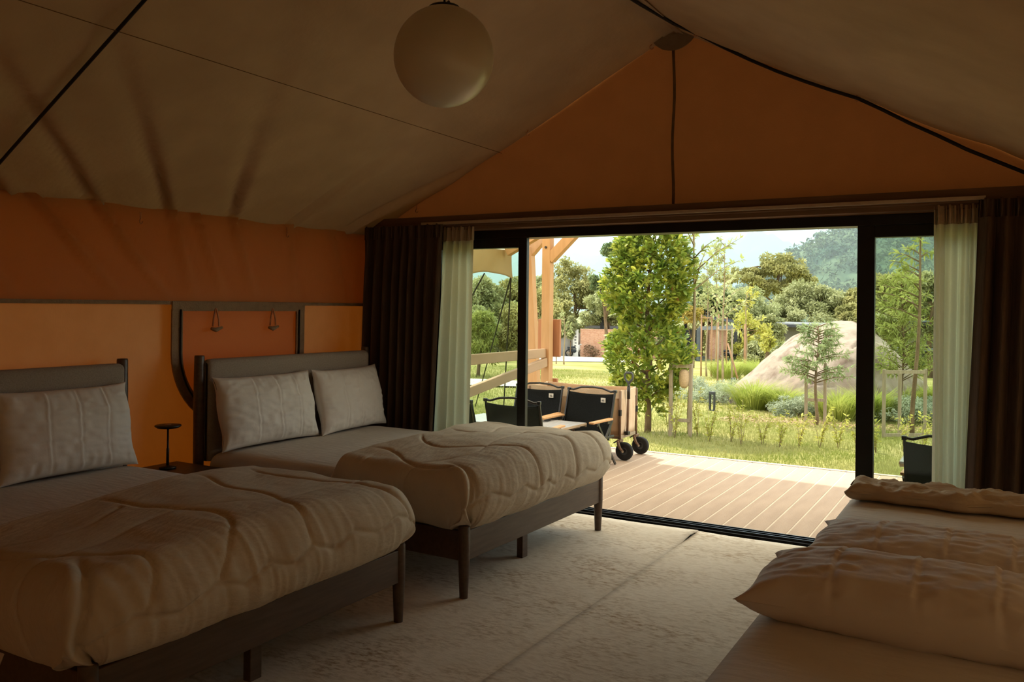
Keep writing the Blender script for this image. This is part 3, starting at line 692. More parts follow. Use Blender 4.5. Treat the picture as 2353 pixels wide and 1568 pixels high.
mp_('leaf_deep', (.095, .145, .05), (.25, .30, .12), .9, detail=6, coords='World', rough=.6, spec=.3, trans='same', tfac=.25)
mp_('leaf_mid', (.23, .245, .09), (.48, .48, .23), .9, detail=6, coords='World', rough=.65, spec=.25, trans='same', tfac=.3)
mp_('leaf_yellow', (.40, .40, .07), (.56, .52, .13), 2, detail=5, coords='World', rough=.7, spec=.2, trans='same', tfac=.4)
mp_('leaf_fern', (.27, .31, .07), (.45, .47, .14), 3, detail=5, coords='World', rough=.7, spec=.2, trans='same', tfac=.4)
mp_('leaf_silver', (.33, .38, .24), (.46, .49, .34), 4, detail=5, coords='World', rough=.8, spec=.15, trans='same', tfac=.25)
mp_('leaf_feather', (.26, .33, .14), (.40, .45, .22), 3, detail=5, coords='World', rough=.75, spec=.2, trans='same', tfac=.35)
mp_('leaf_orange', (.42, .28, .07), (.34, .30, .06), 3, detail=5, coords='World', rough=.8, trans='same', tfac=.3)
mp_('tuft_grass', (.30, .36, .06), (.44, .47, .12), 3, detail=5, coords='World', rough=.8, spec=.1, trans='same', tfac=.4)
mp_('bark', (.22, .15, .085), (.13, .085, .05), 14, detail=6, stretch=(1, 1, .3), bump=.6, bscale=30, rough=.95, spec=.05)
mp_('bark_pale', (.36, .28, .17), (.26, .19, .11), 14, detail=6, stretch=(1, 1, .3), bump=.4, bscale=30, rough=.95, spec=.05)
mp_('stake_wood', (.36, .28, .19), (.27, .21, .14), 8, stretch=(4, 4, .6), rough=.85)
mp_('stake_brown', (.38, .22, .12), (.30, .17, .09), 8, stretch=(4, 4, .6), rough=.85)
mp_('burlap', (.55, .38, .22), (.46, .31, .18), 40, rough=.95, bump=.4, bscale=80)
mp_('rock', (.15, .10, .072), (.28, .21, .155), 2.6, detail=14, coords='Object', c3=(.325, .26, .195), lo=.30, hi=.68, bump=.9, bscale=7, rough=.95, spec=.1)
mp_('crack', (.12, .09, .07), (.09, .07, .05), 8, rough=1)
mp_('steel_blue', (.10, .112, .122), (.08, .09, .10), 9, rough=.5)
mp_('steel_dark', (.055, .055, .056), (.04, .04, .042), 9, rough=.5)
mp_('beam_grey', (.22, .22, .215), (.18, .18, .175), 9, rough=.55)
mp_('stucco', (.30, .28, .19), (.26, .24, .165), 7, rough=.95)
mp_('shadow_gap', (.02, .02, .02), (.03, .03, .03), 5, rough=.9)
mp_('fence_grey', (.40, .38, .36), (.34, .32, .30), 4, stretch=(6, 6, .3), rough=.9)
mp_('white_paint', (.78, .76, .72), (.7, .68, .64), 7, rough=.6)
mp_('bike_dark', (.02, .025, .03), (.035, .04, .045), 9, rough=.4)
mp_('bike_pale', (.62, .60, .56), (.5, .48, .45), 9, rough=.4)
mp_('chair_cloth', (.005, .006, .006), (.008, .009, .009), 60, bump=.2, bscale=200, rough=.8, spec=.15)
mp_('chair_cloth_reflect', (.030, .040, .036), (.036, .047, .043), 60, bump=.2, bscale=200, rough=.8, spec=.15)  # black chair cloth with a green-grey reflection put into its colour
mp_('chair_frame', (.014, .013, .012), (.02, .019, .018), 30, rough=.35, spec=.5)
mp_('arm_wood', (.66, .37, .17), (.56, .30, .13), 7, stretch=(1, 8, 8), rough=.5)
mp_('patch_white', (.75, .72, .66), (.7, .67, .61), 9, rough=.8)
mp_('patch_ink', (.05, .05, .05), (.06, .06, .06), 9, rough=.8)
mp_('table_alu', (.42, .40, .385), (.36, .345, .33), 12, stretch=(6, .5, 1), rough=.38, spec=.5)
mp_('table_edge', (.50, .36, .23), (.42, .30, .19), 12, rough=.5)
mp_('wagon_cloth_lit', (.76, .58, .41), (.70, .53, .37), 12, bump=.2, bscale=120, rough=.9, spec=.1, trans=(.6, .36, .18), tfac=.12)  # beige canvas for lit end and cuffs, brightness put into the colour
mp_('wagon_cloth_shaded', (.50, .33, .20), (.45, .29, .17), 12, bump=.2, bscale=120, rough=.9, spec=.1)  # same beige canvas, shade on the other panels painted in as brown
mp_('wagon_tube', (.20, .12, .075), (.16, .095, .06), 12, rough=.4, metal=.3)
mp_('rubber', (.016, .015, .014), (.025, .023, .022), 30, rough=.75)
mp_('grip_grey', (.10, .11, .115), (.085, .09, .095), 20, rough=.55)
mp_('rope', (.015, .014, .013), (.022, .02, .018), 40, rough=.8)
mp_('forest', (.045, .085, .05), (.14, .17, .08), .06, detail=8, coords='World', bump=0, rough=.95, spec=.05)
mp_('mountain', (.06, .10, .085), (.10, .14, .11), .012, detail=8, coords='World', rough=1, spec=0)
# brick: courses and joints of far walls
def brick_mat(name):
    m = bpy.data.materials.new(name); m.use_nodes = True; t = m.node_tree; n = t.nodes; l = t.links; p = n['Principled BSDF']; p.inputs['Roughness'].default_value = .95
    co = n.new('ShaderNodeTexCoord'); mpn = n.new('ShaderNodeMapping'); mpn.inputs['Rotation'].default_value = (PI/2, 0, 0); l.new(co.outputs['Object'], mpn.inputs[0])
    b = n.new('ShaderNodeTexBrick'); b.inputs['Scale'].default_value = 4.2; b.inputs['Mortar Size'].default_value = .02
    b.inputs['Color1'].default_value = (.52, .22, .11, 1); b.inputs['Color2'].default_value = (.64, .33, .19, 1); b.inputs['Mortar'].default_value = (.60, .50, .42, 1)
    l.new(mpn.outputs[0], b.inputs[0]); l.new(b.outputs[0], p.inputs['Base Color']); return m
M['brick'] = brick_mat('brick')

GX, GZ = [-50, 9, 24, 56, 80, 900], [-.3, -.3, -.57, -2.17, -2.3, -2.3]
def gz(Y): return np.interp(Y, GX, GZ)
# ------------------------------------------------------------------ terrain
Y = np.r_[np.linspace(5.9, 24, 40), np.linspace(25, 90, 50), np.linspace(100, 700, 20)]; X = np.linspace(-420, 260, 90)
X = np.sign(X)*np.abs(X/420)**1.8*420
YY, XX = np.meshgrid(Y, X, indexing='xy'); YY = YY.T; XX = XX.T
ZZ = gz(YY)+.05*(vnoise(XX*.4, YY*.4, 2)-.5)*sm(YY, 12, 20)
Vg, Fg = _gr(np.stack([XX, YY, ZZ], -1))
gr = bmesh_np('lawn', Vg, Fg[:, ::-1], 'lawn', None, True); struct(gr)
# a narrow apron of soil beside and under the tent
struct(MB().add([(-60, -12, -.32), (60, -12, -.32), (60, 6, -.32), (-60, 6, -.32)], [(0, 1, 2, 3)]).build('ground', 'lawn'))

def scatter(base_v, base_f, pos, R, S):
    """base mesh copied to n places: pos (n,3), R (n,3,3), S (n,) -> verts, faces"""
    n = len(pos); b = np.asarray(base_v, float)
    V = np.einsum('nij,vj->nvi', R*S[:, None, None], b)+pos[:, None, :]
    F = np.asarray(base_f)[None]+(np.arange(n)*len(b))[:, None, None]
    return V.reshape(-1, 3), F.reshape(-1, np.asarray(base_f).shape[1])
def frames(d, roll):
    """rotation matrices whose local x axis is d, rolled"""
    d = d/np.linalg.norm(d, axis=1, keepdims=True); up = np.tile([0, 0, 1.], (len(d), 1)); up[np.abs(d[:, 2]) > .95] = [1, 0, 0]
    y = np.cross(up, d); y /= np.linalg.norm(y, axis=1, keepdims=True); z = np.cross(d, y)
    c, s = np.cos(roll)[:, None], np.sin(roll)[:, None]; y2 = y*c+z*s; z2 = -y*s+z*c
    return np.stack([d, y2, z2], 2)
LEAF_V = [(0, 0, 0), (.45, .20, .05), (1, 0, -.05), (.45, -.20, .05)]; LEAF_F = [(0, 1, 2, 3)]
BLADE_V = [(-.5, 0, 0), (.5, 0, 0), (.12, .12, .7), (0, .3, 1)]

# grass blades near the deck and longer tussocks in the lawn (nobody could count them)
rs = np.random.RandomState(3)
def grass(name, n, x0, x1, y0, y1, h0, h1, wd, m, dens=None):
    x = rs.uniform(x0, x1, n); y = rs.uniform(y0, y1, n)
    keep = vnoise(x*.9, y*.9, 4) > rs.rand(n)*.75; x = x[keep]; y = y[keep]; n = len(x)
    h = rs.uniform(h0, h1, n); a = rs.uniform(0, 2*PI, n); le = rs.uniform(.1, .7, n)*h
    p = np.stack([x, y, gz(y)-.005], -1); r = np.stack([np.cos(a), np.sin(a), 0*a], -1); q = np.stack([-np.sin(a), np.cos(a), 0*a], -1)
    V = np.stack([p-r*wd/2, p+r*wd/2, p+q*le[:, None]+np.array([0, 0, 1])*h[:, None]], 1).reshape(-1, 3)
    F = np.arange(3*n).reshape(-1, 3)
    o = bmesh_np(name, V, F, m); o['kind'] = 'stuff'; o['label'] = 'fine lawn grass growing beyond the deck edge'; o['category'] = 'grass'
grass('lawn_grass', 90000, -9.5, 1.2, 9.0, 14.5, .025, .075, .010, 'blade')
grass('lawn_grass', 70000, -16, 2, 14.5, 27, .03, .09, .018, 'blade')

# paths
def strip(name, label, pts, z=.012):
    pm = MB(); pm.add([(x, y, float(gz(y))+z+.03) for x, y in pts], [tuple(range(len(pts)))]); struct(pm.build(name, 'gravel'), label)
strip('path', 'pale gravel path crossing the lawn before the brick wall', [(-34, 44.5), (-19.8, 38.5), (-18.5, 45), (-19.2, 50.0), (-23.6, 57), (-30, 56.4), (-26.5, 50)])
strip('path', 'pale gravel path seen under the sloping porch rail', [(-13.2, 16.6), (-9.6, 18.0), (-10.6, 19.6), (-14, 19)])

# ------------------------------------------------------------------ deck
dk = bpy.data.objects.new('deck', None); COL.objects.link(dk); struct(dk, 'timber-look porch deck with pale grooves between the planks')
MB().box(-4.62, 1.2, 5.75, 8.53, -.075, -.050).build('joist_board', 'plank_groove', dk)
x = -4.60; k = 0
pl_me = {}
while x < 1.15:
    wd = .1325
    key = 'a'
    if key not in pl_me:
        o = MB().box(0, wd, 5.748, 8.515, -.050, -.020).build('plank', 'plank', dk, bevel=.003); pl_me[key] = o.data; pv = o
        o.location.x = x
    else:
        o = pv.copy(); COL.objects.link(o); o.parent = dk; o.location.x = x
    MB().box(x+wd+.0005, x+wd+.0125, 5.75, 8.512, -.055, -.0225).build('joint_strip', 'plank_groove', dk)
    x += .146; k += 1
MB().box(-4.62, 1.2, 8.518, 8.524, -.06, -.021).build('shadow_joint', 'dark_gap', dk)
MB().box(-4.62, 1.2, 8.526, 8.58, -.30, -.016).build('edge_board', 'plank_groove', dk, bevel=.004)

# ------------------------------------------------------------------ porch timber frame
pf = thing('porch_frame', 'orange-stained timber porch corner with post, knee braces and sloping rail', 'porch frame', (-4.39, 8.45, -.3))
def wb_(a, b, w_, h_, nm, m='timber'):
    o = Vector((-4.39, 8.45, -.3)); return MB().beam(Vector(a)-o, Vector(b)-o, w_, h_).build(nm, m, pf, bevel=.006)
MB().box(-.05, .05, -.05, .05, .0, 2.70).build('post', 'timber', pf, bevel=.006)
wb_((-4.36, 8.45, 2.03), (-3.86, 8.45, 2.50), .09, .11, 'knee_brace')
wb_((-4.70, 8.80, -.3), (-4.855, 8.80, 2.20), .10, .16, 'leaning_post')
wb_((-4.84, 8.80, 2.10), (-4.42, 8.80, 2.52), .09, .11, 'knee_brace')
wb_((-4.92, 8.45, 2.14), (-1.95, 8.45, 3.62), .09, .14, 'rafter')
wb_((-1.95, 8.45, 3.62), (1.02, 8.45, 2.14), .09, .14, 'rafter')
MB().box(.05, .10, .05, .09, 0, 1.0).build('side_board', 'timber_red', pf)
MB().box(-.16, .115, .08, .12, 1.24, 1.66).build('gusset_board', 'timber_red', pf, bevel=.004)
MB().lathe([(.013, 0), (.013, .012)], 12).rot(Matrix.Translation((0, -.05, 2.46)) @ Matrix.Rotation(PI/2, 4, 'X')).build('bolt', 'lamp_black', pf)
wb_((-4.40, 8.40, .985), (-4.40, 5.78, .985), .05, .10, 'handrail', 'rail_paint')
wb_((-4.38, 8.40, .885), (-4.38, 5.78, .545), .05, .095, 'sloping_rail', 'rail_paint')

mp_('drop_cloth', (.50, .38, .22), (.44, .33, .19), 3, rough=.9, trans=(.66, .48, .26), tfac=.35)
# drop of the canopy at the porch corner, scalloped edge, with guy ropes
n1, n2 = 60, 14
yy = np.linspace(5.7, 8.62, n1)[:, None]*np.ones((1, n2)); v = np.linspace(0, 1, n2)[None, :]*np.ones((n1, 1))
bot = 1.825+.055*np.sin(PI*((yy-8.62)/-.98 % 1))
zz = 2.17+(bot-2.17)*v; xx = -4.955+.03*np.sin(yy*5+v*2)*v+.03*v*np.sin(yy*17+v*3)*.4
cd = MB().grid(np.stack([xx, yy, zz], -1)).build('canopy_drop', 'drop_cloth', smooth=True, solid=.004)
tag(cd, 'cream canvas side drop with scalloped hem above the left door pane', 'canopy')
def rope(label, a, b): tag(MB().tube([a, b], .009, 6).build('guy_rope', 'rope'), label, 'rope', 'black guy ropes at the porch corner')
rope('black guy rope slanting from the canopy corner to the far left lawn', (-4.955, 8.60, 1.83), (-8.45, 13.4, -.38))
rope('black guy rope dropping steeply from the canopy corner behind the rails', (-4.955, 8.61, 1.83), (-7.0, 11.95, -.35))
rope('black guy rope slanting left from the middle canopy scallop', (-4.955, 8.02, 1.86), (-7.2, 9.75, .10))
rope('upright black guy rope beside the left sheer curtain', (-7.2, 9.75, .10), (-7.36, 10.0, -.31))

# ------------------------------------------------------------------ camp chairs
def camp_chair(label, loc, rz, cloth='chair_cloth', patch=True):
    """low folding chair; local front = -y"""
    c = thing('camp_chair', label, 'chair', loc, rz, 'black folding chairs with wooden arms on the deck')
    w_ = .258
    for s in (-1, 1):
        x = s*(w_+.012)
        MB().beam((x, -.22, .0), (x, .16, .43), .014, .024).build('leg', 'chair_frame', c, bevel=.003)
        MB().beam((x+s*.016, .20, .0), (x+s*.016, -.17, .43), .014, .024).build('leg', 'chair_frame', c, bevel=.003)
        a = MB().box(x-.026, x+.026, -.27, .13, .435, .455).build('armrest', 'arm_wood', c, bevel=.006)
        for y in (-.16, .06): MB().box(x-.018, x+.018, y-.03, y+.03, .405, .437).build('bracket', 'chair_frame', a, bevel=.003)
        MB().beam((s*w_, .10, .24), (s*w_, .235, .70), .016, .022).build('back_post', 'chair_frame', c, bevel=.003)
        MB().box(s*w_-.016, s*w_+.016, .222, .252, .685, .712).build('post_cap', 'chair_frame', c, bevel=.004)
        MB().box(s*w_-.012, s*w_+.012, -.23, .20, .262, .284).build('seat_rail', 'chair_frame', c, bevel=.003)
    MB().tube([(-w_, .238, .700), (-w_+.05, .238, .694), (-w_+.14, .238, .722), (0, .238, .730), (w_-.14, .238, .722), (w_-.05, .238, .694), (w_, .238, .700)], .010, 8).build('top_rail', 'chair_frame', c, smooth=True)
    n_ = 16; u = np.linspace(-1, 1, 21)[:, None]*np.ones((1, n_)); v = np.linspace(0, 1, n_)[None, :]*np.ones((21, 1))
    P = np.stack([u*w_, .105+.125*v+.035*(1-u*u)*np.sin(PI*(.15+.75*v)), .26+.415*v-.016*(1-u*u)*v**4], -1)
    bk = MB().grid(P).build('backrest', cloth, c, smooth=True, solid=.006)
    P = np.stack([u*w_, -.22+.34*v, .278-.030*(1-u*u)*np.sin(PI*v*.9)], -1)
    MB().grid(P).build('seat', cloth, c, smooth=True, solid=.006)
    if patch:
        y0, x0, z0 = .194, .15, .612
        pt = MB().box(x0-.025, x0+.025, y0-.004, y0, z0-.022, z0+.022).build('label_patch', 'patch_white', bk)
        MB().add([(x0-.008, y0-.006, z0+.004), (x0+.008, y0-.006, z0+.004), (x0, y0-.006, z0+.012)], [(0, 1, 2)]).box(x0-.014, x0+.014, y0-.0065, y0-.004, z0-.009, z0-.001).build('emblem', 'patch_ink', bk)
    MB().tube([(-w_, -.20, .05), (w_, -.20, .05)], .008, 8).build('cross_bar', 'chair_frame', c)
    MB().tube([(-w_, .18, .05), (w_, .18, .05)], .008, 8).build('cross_bar', 'chair_frame', c)
    return c
DZ = -.02
camp_chair('black folding chair in front of the wagon, with white patch, right of the table', (-3.53, 7.50, DZ), rad(-4))
camp_chair('black folding chair behind the table, half hidden by the door stile', (-4.13, 7.58, DZ), rad(2))
camp_chair('black folding chair seen from behind, straddling the left door stile', (-3.68, 6.64, DZ), rad(184), 'chair_cloth_reflect', False)
camp_chair('dark folding chair mostly hidden behind the left sheer curtain', (-4.17, 6.46, DZ), rad(172), 'chair_cloth_reflect', False)
camp_chair('dark folding chair seen from behind through the right door pane', (-.27, 6.27, DZ), rad(178), 'chair_cloth_reflect', False)

# ------------------------------------------------------------------ roll-top camp tables
def camp_table(label, loc, rz, lx, ly):
    t = thing('camp_table', label, 'table', loc, rz, 'slatted grey camp tables on the deck')
    n_ = int(lx/.06); first = None
    for k in range(n_):
        x = -lx/2+(k+.5)*lx/n_
        if first is None:
            first = MB().box(-lx/n_/2+.0012, lx/n_/2-.0012, -ly/2, ly/2, .395, .410).build('slat', 'table_alu', t, bevel=.002); first.location.x = x
        else:
            o = first.copy(); COL.objects.link(o); o.parent = t; o.location.x = x
    for s in (-1, 1):
        MB().box(-lx/2, lx/2, s*ly/2-.006*(1+s), s*ly/2+.006*(1-s), .372, .394).build('side_rail', 'table_edge', t)
        MB().box(s*lx/2-.004, s*lx/2+.004, -ly/2, ly/2, .388, .408).build('end_trim', 'table_edge', t)
        for q in (-1, 1):
            MB().beam((s*(lx/2-.14), q*(ly/2-.03), .375), (s*(lx/2-.02), q*(ly/2-.03), 0), .018, .024).build('leg', 'wagon_tube', t, bevel=.003)
        MB().beam((s*(lx/2-.10), -(ly/2-.03), .30), (s*(lx/2-.10), ly/2-.03, .30), .012, .012).build('cross_bar', 'chair_frame', t)
    MB().tube([(lx/2-.28, -ly/2+.02, .33), (lx/2-.03, ly/2-.08, .372)], .006, 8).build('brace', 'track_alu', t)
    MB().tube([(-lx/2+.1, -ly/2+.05, .16), (lx/2-.1, -ly/2+.05, .30)], .007, 8).build('brace', 'chair_frame', t)
    MB().tube([(-lx/2+.1, ly/2-.05, .16), (lx/2-.1, ly/2-.05, .30)], .007, 8).build('brace', 'chair_frame', t)
camp_table('grey slatted camp table between the black chairs on the left', (-4.06, 7.22, DZ), rad(-3), 1.20, .56)
camp_table('grey slatted camp table whose corner shows beside the right chair', (-.14, 7.16, DZ), 0, 1.0, .58)

# ------------------------------------------------------------------ folding wagon
wg = thing('wagon', 'beige canvas folding wagon with black wheels behind the chairs', 'wagon', (-3.76, 8.14, DZ))
x0, x1, y0, y1, zb, zt = -.56, .46, -.205, .205, .245, .695
m_ = MB()
def wall(a, b, nm, m, inset=.0, sag=.015):
    u = np.linspace(0, 1, 24)[:, None]*np.ones((1, 10)); v = np.linspace(0, 1, 10)[None, :]*np.ones((24, 1)); A = np.array(a); B = np.array(b)
    nrm = np.array([-(B-A)[1], (B-A)[0]]); nrm = nrm/np.linalg.norm(nrm)
    w_ = .012*np.sin(u*19)*np.sin(PI*v)-.02*np.sin(PI*u)*np.sin(PI*v)
    P = np.stack([A[0]+(B-A)[0]*u+nrm[0]*w_, A[1]+(B-A)[1]*u+nrm[1]*w_, zb+(zt-zb)*v-sag*np.sin(PI*u)*v], -1)
    o = MB().grid(P).build(nm, m, wg, smooth=True, solid=.006)
    u = np.linspace(0, 1, 24); q = [(A[0]+(B-A)[0]*t_-nrm[0]*.006, A[1]+(B-A)[1]*t_-nrm[1]*.006) for t_ in u]
    P = np.array([[(p[0], p[1], zt+.004-sag*math.sin(PI*t_)) for p, t_ in zip(q, u)], [(p[0], p[1], zt-.085-sag*math.sin(PI*t_)) for p, t_ in zip(q, u)]])
    MB().grid(P).build('cuff', 'wagon_cloth_lit', o, solid=.007)
wall((x1, y0), (x1, y1), 'end_panel', 'wagon_cloth_lit'); wall((x0, y1), (x0, y0), 'end_panel', 'wagon_cloth_shaded')
wall((x0, y0), (x1, y0), 'side_panel', 'wagon_cloth_shaded'); wall((x1, y1), (x0, y1), 'side_panel', 'wagon_cloth_shaded')
MB().box(x0, x1, y0, y1, zb-.012, zb).build('floor_panel', 'wagon_cloth_shaded', wg)
for sx in (x0, x1+.012):
    for sy in (y0-.012, y1+.012):
        p = MB().tube([(sx, sy, .165), (sx, sy, zt-.01)], .012, 10).build('corner_tube', 'wagon_tube', wg, smooth=True)
        MB().lathe([(.017, .44), (.017, .50)], 12, (sx, sy, 0)).build('clamp', 'lamp_black', p)
        if sx == x0: continue
for sy in (y0, y1): MB().box(x0, x1+.01, sy-.012, sy+.012, zb-.04, zb-.012).build('floor_rail', 'wagon_tube', wg, bevel=.003)
for sx in (x0, x1): MB().box(sx-.012, sx+.012, y0, y1, zb-.04, zb-.006).build('end_rail', 'stake_wood', wg, bevel=.003)
def caster(x, y, rz):
    w_ = thing('wheel', None, None, (x, y, 0), rz); w_.parent = wg
    mt = Matrix.Rotation(PI/2, 4, 'X')
    R_ = .092; T_ = .026
    MB().lathe([(.055, -T_*.8), (R_-.016, -T_), (R_-.004, -T_*.7), (R_, 0), (R_-.004, T_*.7), (R_-.016, T_), (.055, T_*.8)], 36).rot(Matrix.Translation((.05, 0, R_)) @ mt).build('tyre', 'rubber', w_, smooth=True)
    MB().lathe([(.056, -T_*.7), (.02, -T_*.9), (.018, T_*.9), (.056, T_*.7)], 24).rot(Matrix.Translation((.05, 0, R_)) @ mt).build('hub', 'steel_dark', w_, smooth=True)
    for s in (-1, 1):
        MB().tube([(-.004, s*.036, .195), (.0, s*.038, .16), (.02, s*.038, .12), (.05, s*.038, R_)], [.017, .016, .013, .010], 8).build('fork', 'wagon_tube', w_, smooth=True)
        MB().lathe([(.010, 0), (.010, .008)], 10).rot(Matrix.Translation((.05, s*.044, R_)) @ mt).build('axle_cap', 'track_alu', w_)
    MB().box(-.02, .02, -.045, .045, .18, .205).build('fork_crown', 'wagon_tube', w_, bevel=.004)
    MB().beam((-.03, 0, .185), (-.065, 0, .165), .02, .012).build('brake_lever', 'lamp_black', w_)
caster(x1+.012, y0-.012, 0); caster(x1+.012, y1+.012, 0); caster(x0, y0-.012, rad(20)); caster(x0, y1+.012, rad(10))
hy_ = -.08; hx = x1+.045
hd = MB().tube([(x1+.035, hy_, .255), (hx, hy_, .72)], .012, 10).build('handle_tube', 'wagon_tube', wg, smooth=True)
MB().lathe([(.017, .60), (.017, .72)], 12, (hx, hy_, 0)).build('collar', 'lamp_black', hd, smooth=True)
MB().tube([(hx, hy_, .71), (hx, hy_, .755), (hx-.040, hy_, .80), (hx-.044, hy_, .840), (hx-.03, hy_, .862), (hx+.03, hy_, .862), (hx+.044, hy_, .840), (hx+.040, hy_, .80), (hx, hy_, .755)], [.014, .014, .011, .011, .012, .012, .011, .011, .014], 8).build('grip', 'grip_grey', hd, smooth=True)
MB().box(x1+.015, x1+.055, hy_-.03, hy_+.03, .235, .27).build('handle_pivot', 'lamp_black', wg, bevel=.004)

# ------------------------------------------------------------------ vegetation builders
def blobs(center, radii, n, r0, r1, rs, low=-.5):
    """sub-clumps over an ellipsoid: list of (c, r)"""
    o = []
    while len(o) < n:
        d = rs.normal(size=3); d /= np.linalg.norm(d)
        if d[2] < low: continue
        o.append((np.array(center)+d*np.array(radii)*rs.uniform(.45, .98), rs.uniform(r0, r1)))
    return o
def leafcloud(bl, n, size, rs, flat=.7, asp=1.0):
    n = int(n*1.7); size = size*1.08
    c = np.array([b[0] for b in bl]); r = np.array([b[1] for b in bl]); w_ = r**2; w_ = w_/w_.sum()
    k = rs.choice(len(bl), n, p=w_); d = rs.normal(size=(n, 3)); d /= np.linalg.norm(d, axis=1, keepdims=True)
    p = c[k]+d*(r[k]*rs.uniform(.55, 1.05, n))[:, None]*np.array([1, 1, flat])
    ax = d*.7+rs.normal(size=(n, 3))*.7+np.array([0, 0, -.15])
    R = frames(ax, rs.uniform(-.9, .9, n)); S = size*rs.uniform(.6, 1.3, n)
    return scatter(np.array(LEAF_V)*[1, asp, 1], LEAF_F, p-ax/np.linalg.norm(ax, axis=1, keepdims=True)*S[:, None]*.4, R, S)
def tree(label, base, h_trunk, r_trunk, crown, n, size, m, seed, nb=26, br=(.28, .42), bark='bark', group=None, cat='tree', name='tree', lean_=(0, 0), asp=1.0, limbs=7):
    """crown: list of (offset from base, radii)"""
    rs = np.random.RandomState(seed); b = np.array(base, float)
    root = thing(name, label, cat, tuple(b), 0, group)
    top = np.array([lean_[0], lean_[1], h_trunk])
    pts = [top*t+np.array([.02*h_trunk*math.sin(seed+5*t), .02*h_trunk*math.cos(seed*2+4*t), 0]) for t in np.linspace(0, 1, 7)]; pts[0] = np.array([0, 0, -.1])
    MB().tube([tuple(p) for p in pts], list(np.linspace(r_trunk, r_trunk*.5, 7)), 8).build('trunk', bark, root, smooth=True)
    bl = []
    for c, rd in crown: bl += blobs(c, rd, max(3, int(nb*np.prod(rd)**(1/3)/np.mean([np.prod(q)**(1/3) for _, q in crown]))), br[0]*np.prod(rd)**(1/3), br[1]*np.prod(rd)**(1/3), rs)
    lm = MB()
    for i in range(limbs):
        c = bl[rs.randint(len(bl))][0]; s = pts[rs.randint(3, 7)]
        mid = (s+c)/2+np.array([0, 0, .06*np.linalg.norm(c-s)]); lm.tube([tuple(s), tuple(mid), tuple(c)], [r_trunk*.4, r_trunk*.25, r_trunk*.08], 6)
    if limbs: tag(lm.build('limbs', bark, root, smooth=True), kind='stuff')
    V, F = leafcloud(bl, n, size, rs, asp=asp)
    tag(bmesh_np('foliage', V, F, m, root), kind='stuff')
    return root

# ------------------------------------------------------------------ the column tree in the middle
LV = [(0, 0, 0), (.22, .10, .02), (.22, -.10, .02), (.55, .20, .045), (.55, -.20, .045), (.85, .15, .02), (.85, -.15, .02), (1, 0, -.02), (.55, 0, 0), (.22, 0, 0)]
LF = [(0, 9, 1), (0, 2, 9), (9, 8, 3), (9, 3, 1), (9, 4, 8), (9, 2, 4), (8, 7, 5), (8, 5, 3), (8, 6, 7), (8, 4, 6)]
rs = np.random.RandomState(11)
mt = thing('column_tree', 'tall bushy tree with glossy yellow-green leaves just beyond the deck', 'tree', (-4.54, 12.0, -.355))
prof_z = [.45, .7, 1.0, 1.3, 1.45, 1.60, 1.75, 2.1, 2.5, 2.8, 3.0, 3.12]; prof_r = [.24, .44, .56, .62, .56, .40, .52, .60, .56, .46, .32, .10]
spine = [(0, 0, -.1), (.01, 0, .3), (-.015, 0, .7), (.02, .01, 1.0), (.0, .0, 1.4), (-.03, .01, 1.8), (0, 0, 2.3), (.04, 0, 2.8)]
MB().tube(spine, [.055, .045, .042, .04, .036, .03, .02, .01], 10).build('trunk', 'bark', mt, smooth=True)
for k in range(34):
    z = rs.uniform(.45, 2.9); a = rs.uniform(0, 2*PI); r = np.interp(z+.2, prof_z, prof_r)*.8
    s = np.array([np.interp(z, [p[2] for p in spine], [p[0] for p in spine]), 0, z]); e_ = np.array([r*math.cos(a), r*math.sin(a), min(z+.32, 3.05)])
    MB().tube([tuple(s), tuple((s+e_)/2+np.array([0, 0, -.03])), tuple(e_)], [.014, .010, .004], 6).build('branch', 'bark', mt, smooth=True)
# sprigs: rosettes of leaves at branch tips
cam_xy = np.array([4.60, -12.0, 1.85]); cam_xy = cam_xy/np.linalg.norm(cam_xy)
P_, D_ = [], []
ns = 1500
for i in range(ns):
    z = .5+2.62*rs.rand()**.92 if rs.rand() > .06 else rs.uniform(.3, .7); a = rs.uniform(0, 2*PI); R0 = np.interp(z, prof_z, prof_r); lump = .72+.5*vnoise(np.array([a*1.6]), np.array([z*2.2]), 3)[0]
    r = R0*lump*rs.uniform(.62, 1.02); c = np.array([r*math.cos(a), r*math.sin(a), z])
    if (z < 1.0 and rs.rand() < .5) or (1.5 < z < 1.72 and rs.rand() < .45): continue
    o_ = np.array([math.cos(a), math.sin(a), .55]); o_ /= np.linalg.norm(o_)
    for j in range(9):
        d = o_+rs.normal(size=3)*.75; P_.append(c+rs.normal(size=3)*.03); D_.append(d)
P_ = np.array(P_); D_ = np.array(D_); S_ = rs.uniform(.08, .135, len(P_)); R_ = frames(D_, rs.uniform(-.8, .8, len(P_)))
vis = (P_*[1, 1, 0]) @ cam_xy/np.interp(P_[:, 2], prof_z, prof_r)+rs.uniform(-.12, .12, len(P_)); order = np.argsort(-(vis+2*S_))
ind = order[:280]; rest = order[280:]
V, F = scatter(LV, LF, P_[rest], R_[rest], S_[rest])
tag(bmesh_np('foliage', V, F, 'leaf_main', mt), kind='stuff')
lme = bpy.data.meshes.new('leaf'); lme.from_pydata(LV, [], LF); lme.materials.append(M['leaf_main'])
for i in ind:
    o = bpy.data.objects.new('leaf', lme); COL.objects.link(o); o.parent = mt
    m4 = Matrix([list(R_[i][r]*S_[i])+[P_[i][r]] for r in range(3)]+[[0, 0, 0, 1]]); o.matrix_local = m4
